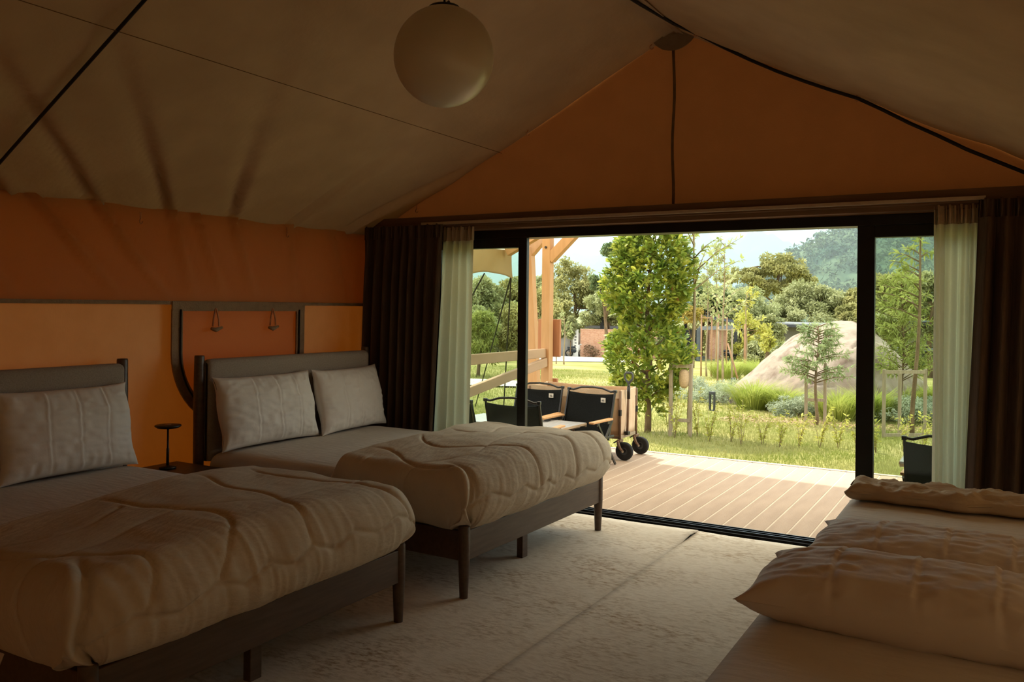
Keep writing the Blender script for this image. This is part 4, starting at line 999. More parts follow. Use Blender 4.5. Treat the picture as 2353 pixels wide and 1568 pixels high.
# withered inner leaves
n_ = 170; a = rs.uniform(0, 2*PI, n_); z = rs.choice([1.05, 1.5, 1.9, 2.3], n_)+rs.normal(size=n_)*.12; r = np.interp(z, prof_z, prof_r)*rs.uniform(.2, .85, n_)
V, F = scatter(LV, LF, np.stack([r*np.cos(a), r*np.sin(a), z], -1), frames(rs.normal(size=(n_, 3)), rs.uniform(-1, 1, n_)), rs.uniform(.05, .10, n_))
tag(bmesh_np('withered_leaves', V, F, 'leaf_rust', mt), kind='stuff')

# ------------------------------------------------------------------ staked tall sapling behind it
def stake_frame(label, x, y, pts, h, bars, m='stake_wood', group='timber stakes around young trees', r=.024):
    """pts: stake offsets; bars: (i, j, z)"""
    z0 = float(gz(y)); t = thing('tree_stake', label, 'tree stake', (x, y, z0), 0, group)
    for px, py in pts: MB().box(px-r, px+r, py-r, py+r, -.1, h).build('stake', m, t, bevel=.004)
    for i, j, z in bars: MB().beam((pts[i][0], pts[i][1]-r, z), (pts[j][0], pts[j][1]-r, z), .02, .05).build('cross_bar', m, t)
    return t
def twig_tree(label, x, y, h, r, sprays, m, size, seed, n_leaf, bark='bark_pale', group=None, bend=(0, 0), name='sapling', up=.8, len_=(.25, .6), asp=1.0, z_lo=.55):
    """slender trunk, explicit branches, leaves along the branches"""
    rs = np.random.RandomState(seed); z0 = float(gz(y)); root = thing(name, label, 'tree', (x, y, z0), 0, group)
    tp = [np.array([bend[0]*t+.02*math.sin(seed+t*7), bend[1]*t+.02*math.cos(seed+t*6), h*t]) for t in np.linspace(0, 1, 12)]; tp[0] = np.array([0, 0, -.1])
    MB().tube([tuple(p) for p in tp], list(np.linspace(r, r*.25, 12)), 8).build('trunk', bark, root, smooth=True)
    P, D = [], []
    bm_ = MB()
    for k in range(sprays):
        t = z_lo+(1-z_lo)*(k+rs.rand())/sprays; s = tp[min(11, int(t*11))]+(tp[min(11, int(t*11)+1)]-tp[min(11, int(t*11))])*((t*11) % 1)
        a = rs.uniform(0, 2*PI); L0 = rs.uniform(*len_)*(1.25-.7*(t-z_lo)/(1-z_lo)); d = np.array([math.cos(a), math.sin(a), up]); d /= np.linalg.norm(d)
        q = [s, s+d*L0*.5, s+d*L0+np.array([0, 0, -.12*L0])]; bm_.tube([tuple(v_) for v_ in q], [r*.35, r*.22, r*.08], 5)
        for i in range(n_leaf):
            u = rs.uniform(.25, 1.05); c = q[0]*(1-u)**2+2*u*(1-u)*q[1]+q[2]*u*u; dd = d*.5+rs.normal(size=3)*.7+np.array([0, 0, -.25]); P.append(c); D.append(dd)
    tag(bm_.build('branches', bark, root, smooth=True), kind='stuff')
    P = np.array(P); V, F = scatter(np.array(LEAF_V)*[1, asp, 1], LEAF_F, P, frames(np.array(D), rs.uniform(-1, 1, len(P))), size*rs.uniform(.6, 1.3, len(P)))
    tag(bmesh_np('foliage', V, F, m, root), kind='stuff'); return root
twig_tree('slender tall sapling rising right behind the bushy column tree', -3.99, 12.3, 3.35, .034, 16, 'leaf_fern', .11, 4, 16, bend=(.05, 0), up=.75, len_=(.5, 1.0), z_lo=.60, asp=.9)
sf = stake_frame('weathered timber stake frame with burlap pad right of the column tree', -4.0, 11.86, [(-.12, -.05), (.14, .05)], 1.05, [(0, 1, 1.02), (0, 1, .24)])
MB().lathe([(.03, .70), (.065, .74), (.075, .82), (.07, .93), (.04, .97)], 14, (.05, .03, 0)).build('burlap_pad', 'burlap', sf, smooth=True)

# sapling before the boulder
twig_tree('feathery sapling tied to two stakes in front of the boulder', -2.62, 14.66, 1.62, .030, 44, 'leaf_feather', .10, 8, 46, bark='bark', up=.35, len_=(.30, .58), asp=.55, z_lo=.42, group=None)
stake_frame('pair of pale stakes holding the feathery sapling before the boulder', -2.66, 14.78, [(-.16, .05), (.13, .12)], 1.02, [(0, 1, .40)])
twig_tree('tall thin tree with drooping yellowish leaf sprays behind the right pane', -1.14, 14.07, 3.5, .036, 18, 'leaf_fern', .13, 17, 26, bark='bark', bend=(.12, 0), up=.5, len_=(.35, .75), asp=.7, z_lo=.50)
twig_tree('bright feathery conifer-like young tree behind the right pane', -1.50, 16.4, 2.45, .026, 80, 'leaf_fern', .13, 23, 42, bark='bark', up=.55, len_=(.35, .68), asp=.40, z_lo=.28)
stake_frame('timber stake frame around the thin tree behind the right pane', -1.17, 13.9, [(-.32, -.25), (-.14, .1), (.20, .15)], 1.02, [(0, 2, .98), (0, 2, .05)])

# stakes and thin poles out on the lawn
def lone(label, x, y, h, tilt=0, m='stake_brown', r=.03, pair=0, tree_h=0, seed=0):
    z0 = float(gz(y)); t = thing('tree_stake', label, 'tree stake', (x, y, z0), 0, 'brown stakes scattered on the far lawn')
    MB().tube([(0, 0, -.1), (tilt, 0, h)], [r, r*.9], 8).build('stake', m, t, smooth=True)
    if pair: MB().tube([(pair, .1, -.1), (pair-tilt*.5, .1, h*.97)], [r, r*.9], 8).build('stake', m, t, smooth=True); MB().beam((0, -.04, h*.95), (pair, .06, h*.95), .04, .03).build('tie_bar', m, t)
    return t
lone('pair of pale brown stakes beside the dark doorway of the far pavilion', -8.66, 27.8, 2.05, 0, pair=.32)
lone('leaning brown stake in front of the brick column', -9.7, 33.0, 2.4, .12)
lone('brown stake third from the dark doorway', -9.95, 34.2, 2.3, -.05, pair=.3)
lone('stake pair with a brace around the tallest thin pole tree', -6.85, 23.5, 1.55, .02, 'stake_wood', .025, pair=.38)
MB_ = thing('tree_stake', 'slanting orange prop beside the tallest thin pole tree', 'tree stake', (-6.35, 23.5, float(gz(23.5))), 0, 'brown stakes scattered on the far lawn')
MB().tube([(0.12, 0, -.05), (-.22, 0, 1.1)], .024, 8).build('stake', 'stake_brown', MB_, smooth=True)
lone('lone brown stake out on the grass left of the boulder', -8.3, 32.0, 1.9, 0, 'stake_brown', .04)
for i, (lb, x, y, h, sp, nl, mm) in enumerate([
    ('tallest bare pole tree among the far stakes', -6.73, 23.6, 3.9, 12, 14, 'leaf_pale'),
    ('thin pole tree with light crown nearest the dark doorway', -8.5, 27.9, 3.6, 16, 26, 'leaf_pale'),
    ('thin pole tree with light crown above the brick column', -9.8, 33.4, 4.9, 22, 34, 'leaf_pale'),
    ('thin pole tree standing at the lone brown stake', -8.28, 32.1, 3.1, 14, 18, 'leaf_yellow')]):
    twig_tree(lb, x, y, h, .035, sp, mm, .17, 40+i, nl, up=.8, len_=(.45, .95), z_lo=.45)
for i, (lb, x, y, h) in enumerate([('slim staked tree on the lawn right of the porch post', -17.1, 34.6, 2.3)]):
    twig_tree(lb, x, y, h, .04, 9, 'leaf_pale', .18, 60+i, 14, z_lo=.5)
    lone('low stake at the slim tree right of the porch post', x-.4, y, .9, 0, 'stake_wood', .03)

# ------------------------------------------------------------------ hedge seedlings along the lawn edge
ORD = ['first', 'second', 'third', 'fourth', 'fifth', 'sixth', 'seventh', 'eighth', 'ninth', 'tenth', 'eleventh', 'twelfth', 'thirteenth', 'fourteenth', 'fifteenth', 'sixteenth']
hx = [(-4.25, 12.1, .62), (-4.02, 11.7, .50), (-3.78, 12.0, .55), (-3.50, 11.65, .42), (-3.24, 11.8, .46), (-3.02, 11.5, .50), (-2.80, 11.75, .38), (-2.56, 11.7, .40), (-2.33, 11.8, .46), (-2.10, 12.0, .42), (-1.88, 12.1, .40), (-1.66, 12.2, .42), (-1.40, 12.0, .38), (-1.10, 12.3, .40), (-.86, 12.2, .45), (-.60, 12.5, .5)]
for i, (x, y, h) in enumerate(hx):
    h *= 1.15
    rs = np.random.RandomState(100+i); z0 = float(gz(y)); t = thing('hedge_seedling', 'yellow-green hedge seedling, %s from the left in the row beyond the deck' % ORD[i], 'seedling', (x, y, z0), 0, 'hedge seedlings in a row beyond the deck')
    st = MB(); P, D = [], []
    for k in range(4):
        a = rs.uniform(0, 2*PI); e_ = np.array([.13*math.cos(a), .08*math.sin(a), h*rs.uniform(.75, 1.1)]); q = [(0, 0, -.03), tuple(e_*[.35, .35, .5]), tuple(e_)]
        st.tube(q, [.004, .0035, .0015], 5)
        for j in range(26):
            u = rs.uniform(.15, 1.05); P.append(e_*[u*u, u*u, u]); D.append(np.array([math.cos(a), math.sin(a), .3])+rs.normal(size=3)*.8)
    st.build('stems', 'bark_pale', t, smooth=True)
    V, F = scatter(LEAF_V, LEAF_F, np.array(P), frames(np.array(D), rs.uniform(-1, 1, len(P))), rs.uniform(.04, .085, len(P)))
    tag(bmesh_np('foliage', V, F, 'leaf_yellow', t), kind='stuff')

# ornamental grass clumps and silver shrubs by the boulder
def tuft(label, x, y, h, r, n, m, seed, group='feathery grass clumps around the boulder'):
    rs = np.random.RandomState(seed); z0 = float(gz(y)); a = rs.uniform(0, 2*PI, n); rr_ = r*np.sqrt(rs.rand(n)); L0 = h*rs.uniform(.6, 1.1, n)
    b = np.stack([.45*rr_*np.cos(a), .45*rr_*np.sin(a), 0*a-.02], -1); o_ = np.stack([np.cos(a), np.sin(a), 0*a], -1); s = np.stack([-np.sin(a), np.cos(a), 0*a], -1)*.006
    m1 = b+o_*(rr_*.35)[:, None]+np.array([0, 0, .65])*L0[:, None]; tp = b+o_*(rr_*1.0+.1*L0)[:, None]+np.array([0, 0, 1])*(L0*rs.uniform(.75, 1, n))[:, None]
    V = np.stack([b-s, b+s, m1+s*.8, m1-s*.8, tp], 1).reshape(-1, 3); k = np.arange(n)[:, None]*5
    F = np.concatenate([np.concatenate([k, k+1, k+2], 1), np.concatenate([k, k+2, k+3], 1), np.concatenate([k+3, k+2, k+4], 1)])
    o = bmesh_np('grass_clump', V, F, m); o.location = (x, y, z0); tag(o, label, 'grass clump', group)
for i, (lb, x, y, h, r) in enumerate([
    ('large lime grass clump at the left foot of the boulder', -4.15, 16.7, .62, .62), ('lime grass clump between the big clump and the sapling', -3.55, 16.5, .52, .5),
    ('lime grass clump just right of the feathery sapling', -2.45, 15.7, .55, .55), ('lime grass clump against the right stile of the opening', -1.98, 16.2, .62, .6),
    ('lime grass clump seen low through the right pane', -1.62, 18.2, .6, .55), ('lime grass clump under the boulder seen at the sheer curtain edge', -1.15, 18.6, .66, .6),
    ('pale grass clump on the lawn below the far stakes', -7.3, 26.0, .7, .8), ('pale grass clump beside the lone brown stake', -7.1, 29.0, .7, .9), ('pale grass clump left of the small bent bush', -6.4, 26.5, .6, .7)]):
    tuft(lb, x, y, h, r, 900, 'tuft_grass', 200+i)
def shrub(label, x, y, rx, rz_, n, size, m, seed, group=None, zoff=0, asp=1.0):
    rs = np.random.RandomState(seed); z0 = float(gz(y))+zoff; root = thing('shrub', label, 'shrub', (x, y, z0), 0, group)
    bl = blobs((0, 0, rz_*.45), (rx, rx, rz_*.55), 22, .28*min(rx, rz_), .5*min(rx, rz_), rs, -.8)
    V, F = leafcloud(bl, n, size, rs, asp=asp); tag(bmesh_np('foliage', V, F, m, root), kind='stuff')
    st = MB()
    for k in range(5): c = bl[k][0]; st.tube([(0, 0, -.05), tuple(c*.5), tuple(c)], [.02*rx+.004, .012*rx+.003, .003], 5)
    st.build('stems', 'bark', root); return root
for i, (lb, x, y, rx, rz_, m) in enumerate([
    ('grey-green silvery shrub behind the near bollard light', -5.3, 18.8, .8, .42, 'leaf_silver'), ('grey-green silvery shrub left of the boulder tip', -5.0, 17.3, .6, .38, 'leaf_silver'),
    ('wide silvery shrub beyond the row of seedlings', -6.2, 18.3, .9, .4, 'leaf_silver'), ('silvery shrub between the lime grass clumps', -3.2, 15.9, .45, .34, 'leaf_silver'), ('low silvery shrub under the right pane', -1.4, 16.0, .6, .42, 'leaf_silver'),
    ('silvery shrub below the right stake frame', -.85, 16.2, .55, .45, 'leaf_silver')]):
    shrub(lb, x, y, rx, rz_, 2600, .055, m, 230+i, 'silver shrubs in the planting bed', asp=.6)
# dry mulch under the bed
rs = np.random.RandomState(77); n_ = 2600; x = rs.uniform(-4.2, -.6, n_); y = 14.9+rs.normal(size=n_)*.35+.12*(x+2.5)
V, F = scatter(LEAF_V, LEAF_F, np.stack([x, y, gz(y)+.012], -1), frames(rs.normal(size=(n_, 3))*[1, 1, .15], rs.uniform(-.3, .3, n_)), rs.uniform(.03, .07, n_))
o = bmesh_np('leaf_litter', V, F, mat('litter', (.50, .30, .18), (.40, .26, .15), 3, coords='World', rough=.95)); tag(o, 'dry brown leaf litter in front of the planting bed', 'leaf litter', kind='stuff')
# bent bush and small things
twig_tree('small bent bush with yellow-green tuft beside the boulder', -6.5, 27.4, 1.35, .045, 26, 'leaf_yellow', .11, 71, 30, bark='bark', bend=(.12, 0), z_lo=.62, len_=(.18, .38))

def bollard(label, x, y, h):
    t = thing('bollard_light', label, 'garden light', (x, y, float(gz(y))), 0, 'dark bollard lights on the lawn')
    MB().box(-.05, .05, -.05, .05, h-.05, h).build('head', 'steel_dark', t, bevel=.004)
    for s in (-1, 1): MB().box(s*.042-.010, s*.042+.010, -.04, .04, -.05, h-.05).build('leg', 'steel_dark', t)
    MB().box(-.055, .055, -.055, .055, -.02, .02).build('foot', 'steel_dark', t)
bollard('dark bollard light in the middle of the lawn near the seedlings', -4.69, 15.76, .36); bollard('small dark bollard light farther off by the far stakes', -6.03, 22.1, .24)
# ------------------------------------------------------------------ boulder
XR_ = np.array([-2.65, -2.35, -1.72, -1.24, -.85, -.28, .25, .6, .97, 1.4, 1.75, 2.15]); ZR_ = np.array([.03, .25, .74, 1.18, 1.53, 1.77, 1.83, 1.70, 1.38, .93, .52, .03])
nu, nv = 170, 120
u = np.linspace(-2.65, 2.15, nu); hgt = np.interp(u, XR_, ZR_); hgt = np.convolve(np.pad(hgt, 6, 'edge'), np.hanning(13)/np.hanning(13).sum(), 'valid')
dep = 1.75*(hgt/1.66).clip(.02)**.6
th = np.linspace(0, PI, nv); p = 2/2.1
cyy = -np.sign(np.cos(th))*np.abs(np.cos(th))**p; szz = np.abs(np.sin(th))**p
Xb = u[:, None]*np.ones((1, nv)); Yb = dep[:, None]*cyy[None, :]; Zb = hgt[:, None]*szz[None, :]-.12
nzb = .16*(vnoise(Xb*1.1, Yb*1.1+Zb, 3)-.5)+.09*(vnoise(Xb*2.8, Yb*2.8+Zb*2, 5)-.5)+.035*(vnoise(Xb*8, Yb*8+Zb*6, 6)-.5)+.014*(vnoise(Xb*22, Yb*22+Zb*18, 8)-.5)
# long crevices
def crev(x, z, pts, w_=.03):
    d = np.full(x.shape, 9.)
    for (ax, az), (bx, bz) in zip(pts[:-1], pts[1:]):
        t_ = (((x-ax)*(bx-ax)+(z-az)*(bz-az))/((bx-ax)**2+(bz-az)**2)).clip(0, 1); d = np.minimum(d, np.hypot(x-ax-t_*(bx-ax), z-az-t_*(bz-az)))
    return np.exp(-(d/w_)**2)
front = (Yb < .1)
cr_ = crev(Xb, Zb, [(-.35, .28), (-.1, .40), (.25, .55), (.45, .95), (.60, 1.15)], .035)+crev(Xb, Zb, [(-2.0, .20), (-1.7, .26), (-1.4, .24)], .025)+crev(Xb, Zb, [(-1.0, .52), (-.5, .50)], .018)+crev(Xb, Zb, [(-.1, 1.2), (.15, 1.36)], .02)
step = .10*sm(Xb-.30-.35*(Zb-.6), -.02, .05)*front
Nn = np.stack([0*Xb, Yb/np.maximum(dep[:, None], .1), .8+0*Xb], -1); Nn /= np.linalg.norm(Nn, axis=2, keepdims=True)
Pb = np.stack([Xb, Yb, Zb], -1)+Nn*(nzb-.07*cr_*front-step*.6*sm(1.25-Zb, 0, .5))[..., None]*(hgt[:, None, None]/1.0).clip(0, 1)
bo = thing('boulder', 'huge pale granite boulder on the lawn, cut by the right door stile', 'boulder', (-2.95, 18.9, float(gz(18.9))), rad(24))
Vb, Fb = _gr(Pb); bmesh_np('rock', Vb, Fb, 'rock', bo, True)
shrub('leafy tuft growing at the top edge of the boulder', -3.55, 20.4, .28, .5, 500, .09, 'leaf_fern', 301, None, 1.15)

# ------------------------------------------------------------------ far walls, pavilions
def wall_thing(label, a, b, z0, z1, th, m, name='brick_wall', cat='wall', coping=None):
    a = np.array(a); b = np.array(b); L0 = np.linalg.norm(b-a); ang = math.atan2(b[1]-a[1], b[0]-a[0]); t = thing(name, label, cat, (a[0], a[1], z0), ang)
    MB().box(0, L0, -th/2, th/2, -.1, z1-z0).build('masonry', m, t)
    if coping: MB().box(-.02, L0+.02, -th/2-.02, th/2+.02, z1-z0, z1-z0+.06).build('coping', coping, t)
    return t
wall_thing('long red brick garden wall behind the column tree', (-27.0, 57.3), (-21.9, 59.65), -2.25, -.17, .3, 'brick', coping='brick')
wall_thing('low red brick wall just left of the boulder', (-13.9, 59.2), (-11.0, 60.5), -2.3, -1.40, .3, 'brick', coping='brick')
fe = thing('board_fence', 'grey board fence left of the far brick wall', 'fence', (-31.5, 55.6, -2.2), math.atan2(2.3, 4.4))
bd = MB().box(0, .29, -.03, .03, 0, 1.75).build('board', 'fence_grey', fe)
for k in range(1, 17): o = bd.copy(); COL.objects.link(o); o.parent = fe; o.location.x = k*.30
MB().box(0, 5.1, .03, .08, 1.35, 1.45).build('rail', 'fence_grey', fe)
sg = thing('sign_post', 'white upright sign post by the fence and brick wall', 'sign', (-27.25, 57.0, -2.2))
MB().box(-.22, .22, -.03, .03, .0, 2.05).build('board', 'white_paint', sg)
for k in range(7): MB().box(-.08+.04*(k % 2), .06+.04*(k % 2), -.036, -.03, .35+k*.22, .43+k*.22).build('mark', 'steel_dark', sg)

def pavilion(label, parts):
    t = thing('pavilion', label, 'building', parts[0], 0); o0 = Vector(parts[0])
    for p in parts[1:]:
        nm, m = p[0], p[1]
        if p[2] == 'beam': MB().beam(Vector(p[3])-o0, Vector(p[4])-o0, p[5], p[6]).build(nm, m, t)
        else:
            q = [Vector(v_)-o0 for v_ in p[3]]; pm = MB(); k = len(q); th = p[4]
            pm.add([tuple(v_) for v_ in q]+[tuple(v_+Vector((0, 0, -th))) for v_ in q], [tuple(range(k)), tuple(reversed(range(k, 2*k)))]+[(i, i+k, (i+1) % k+k, (i+1) % k) for i in range(k)]); pm.build(nm, m, t)
    return t
dirx = Vector((rr.x, rr.y, 0)).normalized(); dy = Vector((-dirx.y, dirx.x, 0))
A = Vector((-18.40, 58.3, 0)); B_ = Vector((-16.2, 62.0, 0))
pavilion('dark steel pavilion with brick column behind the far stakes', [(-18.2, 59, -2.25),
    ('roof', 'steel_dark', 'slab', [(-18.9, 57.6, 1.20), (-16.3, 61.9, .66), (-20.5, 66, .75), (-23.2, 62, 1.25)], .16),
    ('eave_beam', 'steel_blue', 'beam', (-18.85, 57.7, 1.02), (-16.35, 61.85, .50), .12, .14),
    ('tie_beam', 'beam_grey', 'beam', (-18.35, 58.4, .10), (-16.35, 61.9, .18), .16, .26),
    ('post', 'steel_blue', 'beam', (-18.36, 58.3, -2.3), (-18.36, 58.3, .1), .22, .22),
    ('post', 'steel_dark', 'beam', (-16.6, 61.4, -2.3), (-16.6, 61.4, .75), .20, .20),
    ('post', 'steel_dark', 'beam', (-21.0, 63.4, -2.3), (-21.0, 63.4, .9), .20, .20),
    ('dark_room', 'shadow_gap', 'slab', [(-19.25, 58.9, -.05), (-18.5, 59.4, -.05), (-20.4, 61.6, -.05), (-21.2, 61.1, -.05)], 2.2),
    ('brick_column', 'brick', 'slab', [(-18.15, 60.2, -.05), (-17.30, 61.6, -.05), (-17.55, 61.8, -.05), (-18.4, 60.4, -.05)], 2.2),
    ('floor_slab', 'steel_blue', 'slab', [(-19.4, 57.6, -2.16), (-16.2, 61.6, -2.16), (-20.2, 64.5, -2.16), (-23, 60.5, -2.16)], .15)])
pavilion('low house with long flat grey roof behind the boulder', [(-12.6, 64, -2.25),
    ('roof', 'beam_grey', 'slab', [(-16.6, 63.6, .52), (-4.2, 60.0, .42), (-3.0, 66.5, .42), (-15, 70, .52)], .20),
    ('fascia', 'steel_dark', 'beam', (-16.6, 63.5, .34), (-4.2, 59.9, .24), .10, .16),
    ('wall_panel', 'stucco', 'slab', [(-13.75, 64.0, .26), (-9.8, 62.9, .26), (-9.5, 64.0, .26), (-13.4, 65.2, .26)], 1.5),
    ('louvre', 'steel_dark', 'beam', (-14.7, 64.2, -.05), (-13.75, 63.9, -.05), .08, .14), ('louvre', 'steel_dark', 'beam', (-14.7, 64.2, -.33), (-13.75, 63.9, -.33), .08, .14),
    ('lower_ledge', 'beam_grey', 'slab', [(-16.0, 61.0, -1.0), (-12.9, 60.8, -1.0), (-12.7, 62.5, -1.0), (-15.6, 62.7, -1.0)], .16),
    ('post', 'steel_dark', 'beam', (-15.2, 63.4, -2.3), (-15.2, 63.4, .35), .18, .18), ('post', 'steel_dark', 'beam', (-9.4, 61.6, -2.3), (-9.4, 61.6, .3), .18, .18)])
pavilion('dark roofed shelter above the far brick wall', [(-26.2, 59, -2.25),
    ('roof', 'steel_dark', 'slab', [(-27.35, 58.6, 1.05), (-22.6, 61.0, .95), (-24, 65, 1.0), (-28.6, 62.6, 1.1)], .18),
    ('post', 'steel_dark', 'beam', (-26.1, 59.2, -2.3), (-26.1, 59.2, .95), .20, .20), ('post', 'steel_dark', 'beam', (-23.2, 61.0, -2.3), (-23.2, 61.0, .95), .20, .20),
    ('tie_beam', 'beam_grey', 'beam', (-27.3, 58.7, .02), (-22.8, 60.9, -.02), .14, .22)])
pavilion('dark hut with grey ledge glimpsed through the right pane', [(-3.2, 42, -1.5),
    ('roof', 'steel_dark', 'slab', [(-4.0, 41.5, 1.02), (-1.2, 42.6, 1.02), (-1.7, 45, 1.02), (-4.4, 44, 1.02)], .2),
    ('wall_panel', 'stucco', 'slab', [(-3.6, 42.3, .82), (-1.6, 43.0, .82), (-1.8, 44.2, .82), (-3.9, 43.6, .82)], .95),
    ('ledge', 'beam_grey', 'beam', (-4.0, 41.6, -.22), (-1.2, 42.5, -.22), .3, .14),
    ('post', 'steel_dark', 'beam', (-2.3, 42.0, -1.5), (-2.3, 42.0, -.25), .2, .2)])
pl = thing('garden_pole', 'white folded parasol by the hut behind the right pane', 'parasol', (-.95, 24.8, float(gz(24.8))))
MB().lathe([(.02, -.1), (.02, .25), (.10, .30), (.07, .9), (.02, 1.35), (.004, 1.42)], 12).build('folded_canopy', 'white_paint', pl, smooth=True)
MB().lathe([(.16, -.05), (.16, .03), (.03, .06)], 14).build('foot', 'steel_dark', pl)
for lb, x, y, rz_ in (('small motorbike parked before the far brick wall', -27.3, 57.0, rad(30)), ('dark motorbike half hidden right of the brick column', -16.9, 60.4, rad(75))):
    b = thing('motorbike', lb, 'motorbike', (x, y, float(gz(y))), rz_, 'motorbikes parked by the pavilions')
    for k, xx in enumerate((-.42, .52)):
        wpart = MB(); c = [(xx+.25*math.cos(a), 0, .27+.25*math.sin(a)) for a in np.linspace(0, 2*PI, 25)]; wpart.tube(c, .045, 8, False).build('wheel', 'rubber', b, smooth=True)
        for a in np.linspace(0, PI, 5)[:-1]: MB().tube([(xx+.24*math.cos(a), 0, .27+.24*math.sin(a)), (xx-.24*math.cos(a), 0, .27-.24*math.sin(a))], .012, 5).build('spoke', 'track_alu', b)
    MB().tube([(-.55, 0, .66), (-.2, 0, .70), (.10, 0, .68)], [.07, .10, .07], 10).build('seat', 'bike_dark', b, smooth=True)
    MB().tube([(-.42, .0, .45), (.0, 0, .42), (.30, 0, .50)], [.10, .14, .06], 10).build('engine_body', 'bike_dark', b, smooth=True)
    MB().tube([(.18, 0, .38), (.26, 0, .62), (.34, 0, .86)], [.15, .13, .06], 10).build('leg_shield', 'bike_pale', b, smooth=True)
    MB().tube([(.52, 0, .27), (.40, 0, .80), (.36, 0, .98)], .028, 8).build('fork', 'track_alu', b)
    MB().tube([(.30, -.32, 1.0), (.36, 0, .98), (.30, .32, 1.0)], .022, 8).build('handlebar', 'bike_dark', b)
    MB().lathe([(.03, -.06), (.09, -.02), (.09, .05), (.02, .07)], 12, (.42, 0, .90)).build('headlight', 'bike_pale', b, smooth=True)
    MB().box(.30, .34, -.2, .2, .98, 1.2).build('windscreen', 'glass', b)
    MB().tube([(-.10, .12, .25), (-.70, .14, .32)], [.04, .05], 8).build('exhaust', 'track_alu', b, smooth=True)
for lb, x, y, s in (('topiary tree clipped to an egg, nearest the porch post', -28.4, 56.5, .9), ('topiary tree clipped to an egg, right of its twin', -27.55, 56.75, 1.0)):
    rs = np.random.RandomState(int(-x*10)); z0 = float(gz(y)); t = thing('topiary_tree', lb, 'tree', (x, y, z0), 0, 'twin egg-shaped topiary trees')
    MB().tube([(0, 0, -.1), (.02, 0, 1.2)], [.05, .04], 8).build('trunk', 'bark', t, smooth=True)
    bl = blobs((0, 0, 2.1*s), (.38*s, .38*s, .95*s), 40, .12, .22, rs, -1); V, F = leafcloud(bl, 2600, .13, rs); tag(bmesh_np('foliage', V, F, 'leaf_mid', t), kind='stuff')

# ------------------------------------------------------------------ background trees
def T(label, c, r, base_y=None, n=5200, size=.38, m='leaf_mid', seed=0, extra=(), **k):
    """c: crown centre (world), r: radii"""
    z0 = float(gz(c[1])); h = c[2]-z0
    cr = [((0, 0, h), r)]+[((e_[0], e_[1], h+e_[2]), e_[3]) for e_ in extra]
    tree(label, (c[0], c[1], z0), max(h, .5), .05*max(r)+.03*h*.6, cr, n, size, m, seed, **k)
T('huge olive round-topped tree on the skyline right of centre', (-19.9, 90, 5.7), (2.6, 2.6, 1.5), m='leaf_olive', seed=1, n=8000, size=.36, extra=[(-3.3, -2.2, -1.0, (2.4, 2.2, 1.1)), (2.0, .8, -1.3, (2.0, 1.8, .9)), (-1.2, -1, -2.3, (3, 2, 1.0))])
T('broad dark green round tree above the long flat roof', (-14.0, 75, 1.9), (2.7, 2.7, 1.75), m='leaf_mid', seed=2, n=9000, size=.30, extra=[(-1.6, -1, -.5, (1.4, 1.4, 1.3)), (1.9, .6, -.7, (1.4, 1.4, 1.2)), (.3, -.3, 1.1, (1.5, 1.5, .9))])
T('pale feathery tree left of the broad dark one', (-17.4, 66, 1.5), (2.3, 2.2, 1.5), m='leaf_pale', seed=3, n=7000, size=.26, extra=[(1.4, 0, -.9, (1.5, 1.5, .9)), (-1.3, .5, .5, (1.0, 1, .9))])
T('dark green tree behind the pavilion roof', (-19.2, 63.5, 2.0), (1.3, 1.3, 1.7), m='leaf_deep', seed=4, n=4200, size=.28)
T('pale light-crowned tree rising above the pavilion roof', (-20.4, 65.5, 2.3), (1.2, 1.2, 1.5), m='leaf_pale', seed=5, n=2600, size=.22)
T('olive rounded tree next to the right door stile', (-10.7, 75, 1.8), (1.5, 1.5, 1.4), m='leaf_olive', seed=6, n=4600, size=.30)
T('rust-tinged olive tree low behind the boulder peak', (-9.4, 68, .9), (1.5, 1.5, 1.0), m='leaf_olive', seed=7, n=3600, size=.27)
T('tall olive tree filling the right door pane', (-5.0, 50, 2.3), (1.35, 1.35, 1.45), m='leaf_olive', seed=8, n=7200, size=.24, extra=[(1.6, -.5, -.8, (1.2, 1.2, 1.0)), (-.4, -.4, -1.4, (1.4, 1.3, 1.1))])
T('mid-green tree behind the thin tree at the right curtain', (-2.7, 42, 1.9), (1.0, 1.0, 1.3), m='leaf_mid', seed=9, n=4200, size=.20, extra=[(.6, .2, -1.2, (.9, .9, 1.0))])
T('dark green understorey tree low in the right pane', (-4.3, 40, .5), (.95, .95, .9), m='leaf_mid', seed=10, n=3600, size=.19)
T('willowy olive tree right of the porch post', (-31.3, 65, 3.2), (2.0, 2.0, 2.0), m='leaf_olive', seed=11, n=8200, size=.27, extra=[(1.6, .8, -1.2, (1.9, 1.8, 1.4)), (-1.3, -.3, -1.9, (1.6, 1.6, 1.5)), (2.9, 1.6, -2.6, (1.8, 1.8, 1.4)), (-.9, -.5, 1.6, (.9, .9, 1.0))])
T('tall dark leafy tree top at upper left of the column tree', (-28.9, 70, 6.6), (1.7, 1.7, 1.2), m='leaf_deep', seed=12, n=3600, size=.30, extra=[(1.2, .5, .5, (1.0, 1.0, .8))])
T('deep green tree hidden behind the left of the column tree', (-24.2, 55.5, 3.2), (1.1, 1.1, .9), m='leaf_deep', seed=13, n=3000, size=.27)
T('pale cream-green tree above the far brick wall', (-25.6, 59.5, 1.7), (1.7, 1.7, 1.7), m='leaf_pale', seed=14, n=6800, size=.26, extra=[(1.4, .6, -.6, (1.3, 1.3, 1.2)), (-1.2, -.2, -.9, (1.2, 1.2, 1.0))])
T('olive tree between the leaning post and the porch post', (-26.2, 48, 1.2), (1.9, 1.9, 1.7), m='leaf_olive', seed=15, n=6200, size=.25, extra=[(-1.8, -.8, .7, (1.4, 1.4, 1.3))])
